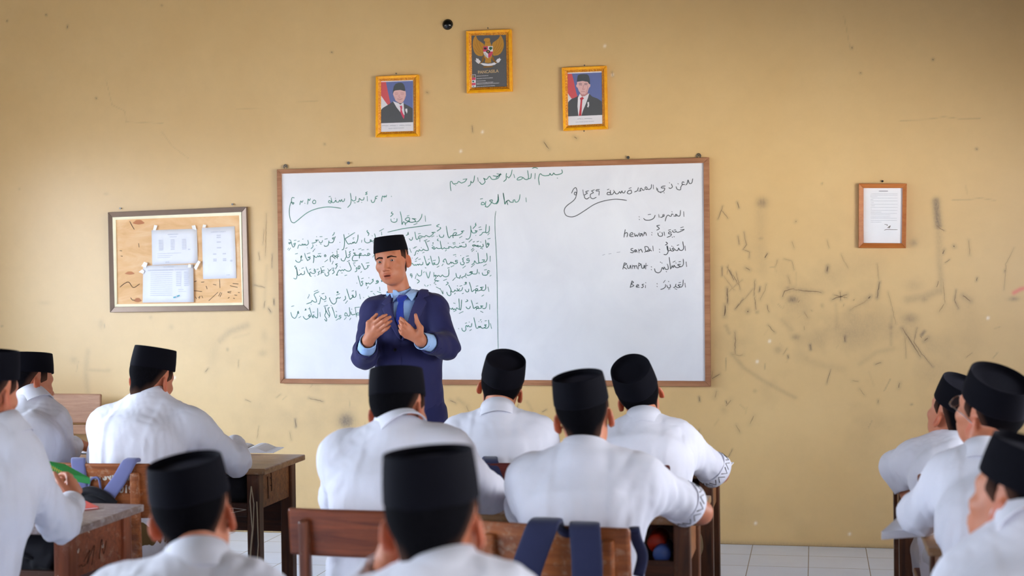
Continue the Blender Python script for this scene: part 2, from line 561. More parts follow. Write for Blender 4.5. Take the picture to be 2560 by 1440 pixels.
# ------------------------------------------------------------------ the room
def build_front_wall():
    """a dense grid so that scuffs can sit where the photograph shows them"""
    h = 0.0075
    SCUFFS = []
    x0, x1, z0, z1 = -4.4, 1.9, 0.0, 3.3
    nx, nz = int((x1 - x0) / h) + 1, int((z1 - z0) / h) + 1
    X = np.linspace(x0, x1, nx)
    Z = np.linspace(z0, z1, nz)
    gx, gz = np.meshgrid(X, Z, indexing='ij')
    dirt = np.zeros((nx, nz), np.float32)
    red = np.zeros_like(dirt)
    pale = np.zeros_like(dirt)

    def seg(target, pts, w, s, soft=0.5):
        if 2.6 < w <= 6 and target is dirt and s >= .2:         # crisp scratches are drawn as marks of their own
            SCUFFS.append((pts, w, s))
            s *= 0.7
            w *= 2.0
        elif w > 6 and s < .55:
            s *= 0.68
        q = [py(a, b, 0)[[0, 2]] for a, b in pts]
        r = w * 0.5 / 470.0
        for a, b in zip(q[:-1], q[1:]):
            lo, hi = np.minimum(a, b) - 3 * r - h, np.maximum(a, b) + 3 * r + h
            i0, i1 = np.searchsorted(X, [lo[0], hi[0]])
            j0, j1 = np.searchsorted(Z, [lo[1], hi[1]])
            if i1 <= i0 or j1 <= j0:
                continue
            P = np.stack([gx[i0:i1, j0:j1], gz[i0:i1, j0:j1]], -1)
            ba = b - a
            t = np.clip(((P - a) @ ba) / (ba @ ba + 1e-12), 0, 1)
            d = np.linalg.norm(P - a - t[..., None] * ba, axis=-1)
            v = s * np.exp(-(d / (r * (0.75 + soft))) ** 2)
            target[i0:i1, j0:j1] = np.maximum(target[i0:i1, j0:j1], v)

    def blob(c, rx, ry, s, target=None):
        target = dirt if target is None else target
        p = py(c[0], c[1], 0)
        d = ((gx - p[0]) * 470 / rx) ** 2 + ((gz - p[2]) * 470 / ry) ** 2
        np.maximum(target, s * np.exp(-d), out=target)

    A = lambda *p: [(1740 + a / 2.0, 380 + b / 2.0) for a, b in p]
    B = lambda *p: [(a / 2.0566, 300 + b / 2.0566) for a, b in p]
    seg(dirt, A((1200, 245), (1205, 310), (1212, 370)), 15, 0.9)
    seg(dirt, A((1212, 370), (1214, 460), (1218, 560)), 14, 0.42)
    seg(dirt, A((1218, 560), (1226, 650), (1226, 700)), 13, 0.5)
    seg(dirt, A((1222, 690), (1150, 722), (1060, 738)), 17, 0.5)
    seg(dirt, A((1235, 650), (1245, 760)), 4, 0.3)
    seg(dirt, A((1215, 800), (1240, 760)), 6, 0.2)
    for c, rx, ry, s in (((1140, 735), 11, 9, .5), ((1092, 668), 24, 16, .2), ((1068, 832), 18, 12, .5), ((1088, 455), 10, 10, .5), ((330, 255), 15, 14, .7),
                         ((325, 432), 7, 5, .5), ((480, 737), 13, 9, .65), ((500, 925), 11, 8, .5), ((410, 990), 10, 9, .4), ((460, 680), 6, 5, .5), ((1588, 735), 12, 6, .6),
                         ((975, 875), 6, 10, .45), ((305, 800), 5, 5, .5), ((295, 1195), 5, 5, .35), ((140, 1290), 9, 11, .22), ((1078, 1262), 4, 3, .6), ((630, 158), 3, 3, .5)):
        p = A(c)[0]
        blob(p, rx, ry, s)
    seg(dirt, A((320, 290), (325, 430), (335, 590)), 24, 0.24)
    seg(dirt, A((432, 725), (445, 695), (490, 682)), 6, 0.4)
    seg(dirt, A((180, 1010), (240, 1080), (330, 1140), (420, 1190), (495, 1228)), 9, 0.42)
    seg(dirt, A((180, 1010), (215, 1020), (235, 1015)), 4, 0.3)
    seg(dirt, A((560, 1045), (650, 1072), (735, 1086)), 16, 0.22)
    seg(dirt, A((820, 1060), (900, 1002), (985, 984)), 11, 0.28)
    seg(dirt, A((980, 820), (975, 905), (975, 965)), 7, 0.35)
    seg(dirt, A((1030, 880), (1090, 970), (1122, 1022)), 5, 0.5)
    seg(dirt, A((1105, 880), (1088, 950), (1130, 1010), (1185, 1075)), 3, 0.45)
    seg(dirt, A((1045, 920), (1050, 1030)), 3, 0.3)
    seg(dirt, A((1128, 915), (1142, 898)), 7, 0.7)
    seg(dirt, A((1142, 945), (1160, 928)), 5, 0.5)
    for pts, w, s in (([(130, 575), (130, 620)], 3, .6), ([(155, 575), (190, 640)], 3, .6), ([(170, 590), (212, 665)], 3, .5), ([(200, 600), (222, 690)], 3, .4),
                      ([(138, 620), (190, 690)], 3, .35), ([(155, 680), (157, 760)], 4, .7), ([(147, 765), (142, 820)], 6, .6), ([(150, 870), (165, 905)], 8, .45), ([(195, 900), (195, 1010)], 4, .4),
                      ([(237, 735), (196, 785)], 3, .6), ([(290, 680), (200, 782)], 3, .35), ([(205, 250), (214, 280)], 3, .6), ([(128, 290), (160, 332)], 3, .4), ([(210, 420), (216, 462)], 3, .5),
                      ([(240, 400), (250, 465), (236, 488), (268, 500), (266, 530)], 3, .45), ([(356, 508), (346, 530)], 4, .6), ([(490, 688), (630, 702)], 5, .45), ([(680, 738), (755, 712)], 5, .55),
                      ([(690, 715), (755, 728)], 4, .45), ([(720, 700), (724, 742)], 4, .45), ([(918, 650), (905, 730)], 4, .75), ([(905, 560), (915, 640)], 3, .3), ([(872, 722), (860, 732)], 5, .6),
                      ([(570, 965), (573, 988)], 3, .95), ([(745, 920), (745, 946)], 3, .6), ([(459, 1018), (461, 1030)], 3, .8), ([(658, 572), (655, 597)], 5, .8), ([(440, 535), (480, 545), (490, 590)], 3, .35),
                      ([(1240, 488), (1234, 510)], 4, .6), ([(1268, 538), (1245, 555)], 3, .4), ([(1300, 690), (1293, 740), (1312, 782)], 3, .55), ([(1335, 718), (1372, 745)], 6, .5), ([(1405, 628), (1402, 645)], 3, .6),
                      ([(1290, 470), (1292, 474)], 5, .6), ([(1545, 590), (1545, 600)], 3, .7), ([(480, 450), (490, 480)], 4, .3), ([(655, 440), (665, 480)], 3, .3), ([(725, 510), (745, 555), (762, 580)], 3, .3),
                      ([(960, 700), (985, 800), (1000, 860)], 3, .3), ([(540, 800), (560, 830)], 4, .3), ([(700, 760), (705, 880)], 8, .25), ([(770, 790), (860, 740)], 4, .28), ([(430, 840), (480, 890)], 10, .25),
                      ([(630, 765), (632, 772)], 7, .5), ([(260, 795), (258, 800)], 6, .6), ([(320, 675), (316, 698)], 3, .7), ([(355, 765), (365, 800)], 3, .4), ([(460, 620), (470, 660)], 4, .35),
                      ([(600, 900), (640, 1000)], 16, .12), ([(1280, 240), (1350, 240), (1420, 230), (1495, 242)], 2.5, .3), ([(1590, 480), (1550, 560), (1540, 690)], 3, .25), ([(95, 1230), (102, 1195)], 5, .3),
                      ([(15, 1225), (17, 1235)], 3, .8), ([(150, 1270), (175, 1240)], 6, .25), ([(500, 345), (497, 350)], 4, .4), ([(500, 600), (498, 760)], 3, .18), ([(370, 575), (398, 575), (400, 600)], 2.5, .35),
                      ([(295, 640), (290, 720)], 3, .4), ([(160, 700), (230, 640)], 3, .3), ([(320, 740), (345, 690), (350, 660)], 4, .3), ([(250, 580), (268, 590)], 5, .5), ([(408, 540), (398, 570)], 3, .3)):
        seg(dirt, A(*pts), w, s)
    seg(red, A((1590, 704), (1625, 685), (1655, 678)), 9, 0.85)
    # left of the whiteboard
    seg(dirt, B((1130, 1135), (1180, 1088), (1270, 1055)), 15, 0.42)
    seg(dirt, B((1110, 1150), (1090, 1235)), 22, 0.16)
    seg(dirt, B((452, 1190), (440, 1300), (452, 1400)), 14, 0.3)
    seg(dirt, B((440, 1285), (560, 1290)), 8, 0.3)
    for c, rx, ry, s in (((380, 1235), 12, 10, .25), ((520, 1050), 9, 14, .25), ((230, 940), 18, 6, .14), ((1350, 1200), 14, 9, .28), ((1170, 1180), 4, 5, .5), ((775, 1015), 5, 5, .25), ((880, 1065), 8, 8, .2),
                         ((1360, 1110), 10, 16, .2), ((555, 1285), 10, 5, .2), ((545, 380), 8, 4, .2), ((100, 355), 4, 4, .25), ((10, 1060), 4, 3, .5)):
        blob(B(c)[0], rx, ry, s)
    for pts, w, s in (([(1370, 480), (1365, 700)], 5, .22), ([(1358, 560), (1352, 640)], 3, .3), ([(1372, 750), (1360, 935)], 9, .22), ([(1308, 848), (1362, 862)], 3, .5), ([(1362, 930), (1358, 965)], 4, .4),
                      ([(1380, 968), (1392, 988)], 4, .6), ([(1408, 920), (1410, 950)], 3, .6), ([(1400, 690), (1398, 760)], 3, .4), ([(1330, 680), (1335, 720)], 3, .4), ([(1280, 1100), (1200, 1120)], 8, .14)):
        seg(dirt, B(*pts), w, s)
    blob((866, 1053), 22, 21, 1.0)
    blob((866, 1053), 13, 12, 1.0)
    for pts, w, s in (([(772, 995), (800, 1002), (808, 1004)], 4, .5), ([(738, 1048), (740, 1068)], 3, .8), ([(725, 1080), (728, 1100)], 4, .3), ([(1145, 998), (1160, 1010)], 10, .4), ([(1125, 1000), (1140, 1008)], 4, .5),
                      ([(1166, 1015), (1172, 1030)], 6, .35), ([(1210, 1030), (1216, 1010), (1222, 1032), (1232, 1012)], 3, .6), ([(1288, 1040), (1296, 1010)], 3, .5), ([(1318, 1005), (1330, 1025)], 7, .3),
                      ([(1310, 1030), (1306, 1050)], 3, .5), ([(1356, 1030), (1366, 1024)], 3, .5), ([(1748, 995), (1749, 1003)], 3, .8), ([(1815, 1003), (1817, 1010)], 3, .7),
                      ([(600, 1220), (602, 1224)], 4, .5), ([(690, 1310), (692, 1324)], 4, .4), ([(676, 1308), (684, 1309)], 4, .5), ([(1885, 1040), (1875, 1060)], 6, .2),
                      ([(115, 37), (116, 38)], 3, .8), ([(169, 64), (168, 70)], 3, .6), ([(18, 52), (18, 53)], 3, .7), ([(240, 245), (241, 246)], 3, .7), ([(828, 130), (831, 131)], 3, .6), ([(404, 13), (405, 14)], 3, .5),
                      ([(811, 360), (812, 361)], 3, .6), ([(2332, 148), (2333, 149)], 3, .8), ([(2441, 372), (2442, 373)], 3, .9), ([(2151, 182), (2152, 183)], 3, .6), ([(2130, 118), (2130, 121)], 3, .6),
                      ([(265, 200), (280, 262), (312, 278), (315, 305), (408, 308)], 2, .22), ([(405, 330), (430, 365), (470, 395)], 2, .22), ([(590, 272), (660, 272)], 2, .18), ([(740, 256), (795, 252)], 2, .22),
                      ([(2250, 302), (2320, 298), (2360, 292), (2400, 297), (2450, 296)], 2.2, .3), ([(2110, 40), (2125, 120)], 2, .22), ([(1180, 315), (1182, 330)], 3, .5), ([(1530, 180), (1532, 190)], 3, .5),
                      ([(1360, 355), (1372, 372)], 5, .4), ([(1435, 342), (1442, 346)], 5, .45), ([(1066, 230), (1070, 232)], 4, .5)):
        seg(dirt, pts, w, s)
    for c in ((1206, 330), (1152, 378), (1531, 187), (1512, 115), (1924, 853), (1893, 904), (1889, 1308), (2124, 1335), (2470, 795), (436, 944)):
        blob(c, 3.2, 3.6, 0.9, pale)
    # general grime of the lower wall, worst right of the whiteboard
    rng = np.random.default_rng(3)

    def fbm(sc):
        out = np.zeros_like(dirt)
        for k in range(4):
            n = int(6 * sc * 2 ** k) + 2
            m = int(n * (z1 - z0) / (x1 - x0)) + 2
            g = rng.random((n + 1, m + 1)).astype(np.float32)
            fx, fz = (gx - x0) / (x1 - x0) * (n - 1), (gz - z0) / (z1 - z0) * (m - 1)
            i, j = fx.astype(int), fz.astype(int)
            u, v = fx - i, fz - j
            u, v = u * u * (3 - 2 * u), v * v * (3 - 2 * v)
            out += 0.5 ** k * (g[i, j] * (1 - u) * (1 - v) + g[i + 1, j] * u * (1 - v) + g[i, j + 1] * (1 - u) * v + g[i + 1, j + 1] * u * v)
        return (out / 1.875).astype(np.float32)
    zone = np.exp(-((gx - 0.75) / 0.75) ** 2 - ((gz - 1.12) / 0.5) ** 2) + 0.5 * np.exp(-((gx + 2.2) / 1.2) ** 2 - ((gz - 0.75) / 0.5) ** 2) + 0.35 * np.exp(-(gz / 0.35) ** 2)
    dirt += (0.34 * np.clip(fbm(6) - 0.44, 0, 1) * zone * 3.0).astype(np.float32)
    for _ in range(100):                      # small random scratches in the dirty zone
        cx, cz = rng.normal(0.55, 0.6), rng.normal(1.1, 0.36)
        if rng.random() < 0.25:
            cx, cz = rng.normal(-2.2, 0.9), rng.normal(0.75, 0.3)
        if not (x0 < cx < x1 and 0.05 < cz < 2.0):
            continue
        a, L = rng.normal(PI / 2, 0.6), abs(rng.normal(0, 0.035)) + 0.008
        p0 = np.array([cx, 0, cz])
        p1 = p0 + L * np.array([math.cos(a), 0, math.sin(a)])
        to = lambda p: (1280 + F * ((p - CAM) @ CR) / ((p - CAM) @ CF), 720 - F * ((p - CAM) @ CU) / ((p - CAM) @ CF))
        seg(dirt, [to(p0), to(p1)], rng.uniform(2, 4.5), rng.uniform(0.1, 0.5))
    base = np.exp(-(gz / 0.02) ** 2) * 0.5    # darker strip along the foot of the wall
    dirt = np.clip(np.maximum(dirt, base), 0, 1)

    v = np.stack([gx, np.zeros_like(gx), gz], -1).reshape(-1, 3)
    i, j = np.meshgrid(np.arange(nx - 1), np.arange(nz - 1), indexing='ij')
    a = (i * nz + j).ravel()
    f = np.stack([a, a + nz, a + nz + 1, a + 1], 1)
    # the rest of the wall, outside the part in view
    extra = [((XL, z0), (x0, ZC)), ((x1, z0), (XR, ZC)), ((x0, z1), (x1, ZC))]
    ev, ef = [], []
    for (xa, za), (xb, zb) in extra:
        n = len(v) + len(ev)
        ev += [(xa, 0, za), (xb, 0, za), (xb, 0, zb), (xa, 0, zb)]
        ef.append((n, n + 1, n + 2, n + 3))
    v = np.vstack([v, np.array(ev)])
    f = np.vstack([f, np.array(ef)])
    me = mesh_np('wall_front', v, f)
    col = np.zeros((len(v), 4), np.float32)
    n = nx * nz
    col[:n, 0], col[:n, 1], col[:n, 2] = dirt.ravel(), red.ravel(), pale.ravel()
    col[:, 3] = 1
    at = me.color_attributes.new('dirt', 'FLOAT_COLOR', 'POINT')
    at.data.foreach_set('color', col.ravel())
    o = link_mesh('wall_front', me, 'wall_paint')
    sol = o.modifiers.new('thickness', 'SOLIDIFY')
    sol.thickness, sol.offset = 0.12, -1
    tag(o, kind='structure')
    rng = np.random.default_rng(11)
    for nm, lo_, hi_ in (('scuff_faint', 0, .36), ('scuff_mid', .36, .56), ('scuff_dark', .56, 9)):
        vs, fs = [], []
        for pts, w, s_ in SCUFFS:
            if not lo_ <= s_ < hi_:
                continue
            q = [py(a, b, -0.0004) for a, b in pts]
            P = []
            for a, b in zip(q[:-1], q[1:]):
                k = max(2, int(np.linalg.norm(b - a) / .012))
                P += [a + (b - a) * t / k for t in range(k)]
            P.append(q[-1])
            P = [p_ + np.array([rng.normal(0, .0012), 0, rng.normal(0, .0012)]) for p_ in P]
            n = len(P)
            base = len(vs)
            for i, p_ in enumerate(P):
                t = P[min(i + 1, n - 1)] - P[max(i - 1, 0)]
                t = t / (np.linalg.norm(t) + 1e-9)
                wd = w / 470 * .26 * (0.25 + 0.75 * math.sin(PI * (i + .6) / (n + .2))) * rng.uniform(.6, 1.15)
                sd = np.array([-t[2], 0, t[0]]) * wd
                vs += [p_ + sd, p_ - sd]
            fs += [(base + 2 * i, base + 2 * i + 2, base + 2 * i + 3, base + 2 * i + 1) for i in range(n - 1)]
        link_mesh('scuff_marks', mesh_np('scuff_marks', np.array(vs), np.array(fs)), nm, o)
    return o


def mesh_np(name, v, f):
    me = bpy.data.meshes.new(name)
    k = f.shape[1]
    me.vertices.add(len(v))
    me.vertices.foreach_set('co', np.asarray(v, np.float32).ravel())
    me.loops.add(f.size)
    me.loops.foreach_set('vertex_index', np.asarray(f, np.int32).ravel())
    me.polygons.add(len(f))
    me.polygons.foreach_set('loop_start', np.arange(0, f.size, k, dtype=np.int32))
    me.polygons.foreach_set('loop_total', np.full(len(f), k, np.int32))
    me.update(calc_edges=True)
    return me


build_front_wall()
structure('floor', MB().box((XL - .15, YB - .15, -0.1), (XR + .15, 0.12, 0)), 'floor_tile')
structure('ceiling', MB().box((XL - .15, YB - .15, ZC), (XR + .15, 0.12, ZC + 0.1)), 'ceiling_dark')


def side_wall(name, x0, x1, wins, HEAD):
    mb = MB()
    mb.box((x0, YB, 0), (x1, 0, SILL)).box((x0, YB, HEAD), (x1, 0, ZC))
    edges = [YB] + [v for w in sorted(wins) for v in w] + [0]
    for a, b in zip(edges[::2], edges[1::2]):
        mb.box((x0, a, SILL), (x1, b, HEAD))
    structure(name, mb, 'wall_plain')


side_wall('wall_left', XL - 0.15, XL, WIN_L, HEAD)
side_wall('wall_right', XR, XR + 0.15, WIN_R, HEAD_R)
structure('wall_back', MB().box((XL - .15, YB - 0.15, 0), (XR + .15, YB, ZC)), 'wall_plain')
wn = 0
for xs, wins, HD in (((XL - 0.12, XL - 0.04), WIN_L, HEAD), ((XR + 0.04, XR + 0.12), WIN_R, HEAD_R)):
    for a, b in wins:
        wn += 1
        mb = MB()
        mb.box((xs[0], a, SILL), (xs[1], b, SILL + .06)).box((xs[0], a, HD - .06), (xs[1], b, HD))
        for y in (a, (a + b) / 2 - .03, b - .06):
            mb.box((xs[0], y, SILL + .06), (xs[1], y + .06, HD - .06))
        structure('window_%d' % wn, mb, 'desk_wood')


# ------------------------------------------------------------------ things hanging on the front wall
def zf(ox, oy, s):
    """zoomed-view pixel -> photograph pixel"""
    return lambda x, y: (ox + x / s, oy + y / s)


def parse(txt, fr=None):
    out = []
    for part in txt.split(';'):
        pts = [tuple(float(k) for k in p.split(',')) for p in part.split()]
        if pts:
            out.append([fr(*p) if fr else p for p in pts])
    return out


def smooth(pts, n=4):
    """Catmull-Rom through the points"""
    if len(pts) < 3:
        return [np.array(p, float) for p in pts]
    P = [np.array(p, float) for p in pts]
    P = [2 * P[0] - P[1]] + P + [2 * P[-1] - P[-2]]
    out = []
    for i in range(1, len(P) - 2):
        for k in range(n):
            t = k / n
            out.append(0.5 * (2 * P[i] + (P[i + 1] - P[i - 1]) * t + (2 * P[i - 1] - 5 * P[i] + 4 * P[i + 1] - P[i + 2]) * t * t +
                              (3 * P[i] - P[i - 1] - 3 * P[i + 1] + P[i + 2]) * t ** 3))
    out.append(P[-2])
    return out


def ribbon(mb, pts3, w):
    """flat pen stroke on a surface facing the room (normal -y)"""
    n = len(pts3)
    if n < 2:
        return
    L, R = [], []
    for i in range(n):
        t = pts3[min(i + 1, n - 1)] - pts3[max(i - 1, 0)]
        t = t / (np.linalg.norm(t) + 1e-9)
        s = np.array([-t[2], 0, t[0]]) * w / 2
        if i == 0:
            p = pts3[i] - t * w * 0.35
        elif i == n - 1:
            p = pts3[i] + t * w * 0.35
        else:
            p = pts3[i]
        k = 0.75 if i in (0, n - 1) else 1.0
        L.append(p + s * k)
        R.append(p - s * k)
    mb.add(L + R, [(i, i + 1, n + i + 1, n + i) for i in range(n - 1)])


def pen(mb, strokes, y, w):
    for st in strokes:
        if len(st) == 1:
            st = [st[0], (st[0][0] + 1.2, st[0][1] + 0.8)]
        ribbon(mb, [py(a, b, y) for a, b in smooth(st)], w)


def lerp2(q, u, v):
    a, b, c, d = [np.array(k, float) for k in q]        # TL TR BR BL
    return (a * (1 - u) + b * u) * (1 - v) + (d * (1 - u) + c * u) * v


def frame_bars(mb, outer, inner, yf, yb, yi=None):
    """mitred frame between two quads given in photograph pixels"""
    yi = yf if yi is None else yi
    O = [py(*p, yf) for p in outer]
    I = [py(*p, yf) for p in inner]
    set_y = lambda p, y: np.array([p[0], y, p[2]])
    for i in range(4):
        j = (i + 1) % 4
        mb.hexa([set_y(O[i], yb), set_y(O[j], yb), set_y(I[j], yb), set_y(I[i], yb), O[i], O[j], set_y(I[j], yi), set_y(I[i], yi)])


def slab(mb, quad, yf, yb):
    fr = [py(*p, yf) for p in quad]
    mb.prism(fr, [np.array([p[0], yb, p[2]]) for p in fr])


def flat(mb, pts, y):
    mb.poly([py(a, b, y) for a, b in pts])


def centre(quad, y=0.0):
    return py(sum(p[0] for p in quad) / 4, sum(p[1] for p in quad) / 4, y)


NAILS = {}


def nail(X, Y, label, r=0.006, mat='nail_steel', loop=False):
    p = py(X, Y, 0)
    t = thing('nail', label, 'nail', p, group=None)
    mb = MB()
    mb.tube([(0, 0.02, 0), (0, -0.012, 0)], r * 0.5).build('shank', mat, t)
    mb = MB()
    if loop:
        mb.tube([(0.011 * math.sin(a), -0.008, 0.012 * math.cos(a) - 0.002) for a in np.linspace(-2.5, 2.5, 12)], 0.0026, 6)
        mb.build('hanging_loop', mat, t, smooth=True)
    else:
        mb.tube([(0, -0.012, 0), (0, -0.015, 0)], r)
        mb.build('head', mat, t)
    return t


# --- whiteboard
Q_OUT = [(691.5, 423.5), (1772.5, 393), (1777, 967), (699.5, 958.5)]
Q_IN = [(702, 434), (1758.5, 407), (1762.5, 953), (709, 947)]
wb_loc = centre(Q_OUT)
wb = thing('whiteboard', 'large whiteboard in a thin wooden frame covered with green handwriting', 'whiteboard', wb_loc)
mb = MB(wb_loc)
frame_bars(mb, Q_OUT, Q_IN, -0.032, -0.004)
mb.build('frame', 'board_frame_wood', wb, bevel=0.003)
mb = MB(wb_loc)
slab(mb, [lerp2(Q_IN, u, v) for u, v in ((-.003, -.006), (1.003, -.006), (1.003, 1.006), (-.003, 1.006))], -0.018, -0.006)
mb.build('writing_surface', 'whiteboard_surface', wb)
YS = -0.0186
ZA, ZB_, ZC_, ZD, ZE, ZF, ZG, ZH = (zf(680, 380, 4.4138), zf(1240, 380, 4.4138), zf(700, 540, 9.0), zf(980, 520, 8.4704), zf(700, 680, 9.0),
                                   zf(1000, 680, 8.472), zf(1240, 680, 4.4138), zf(680, 660, 4.4138))
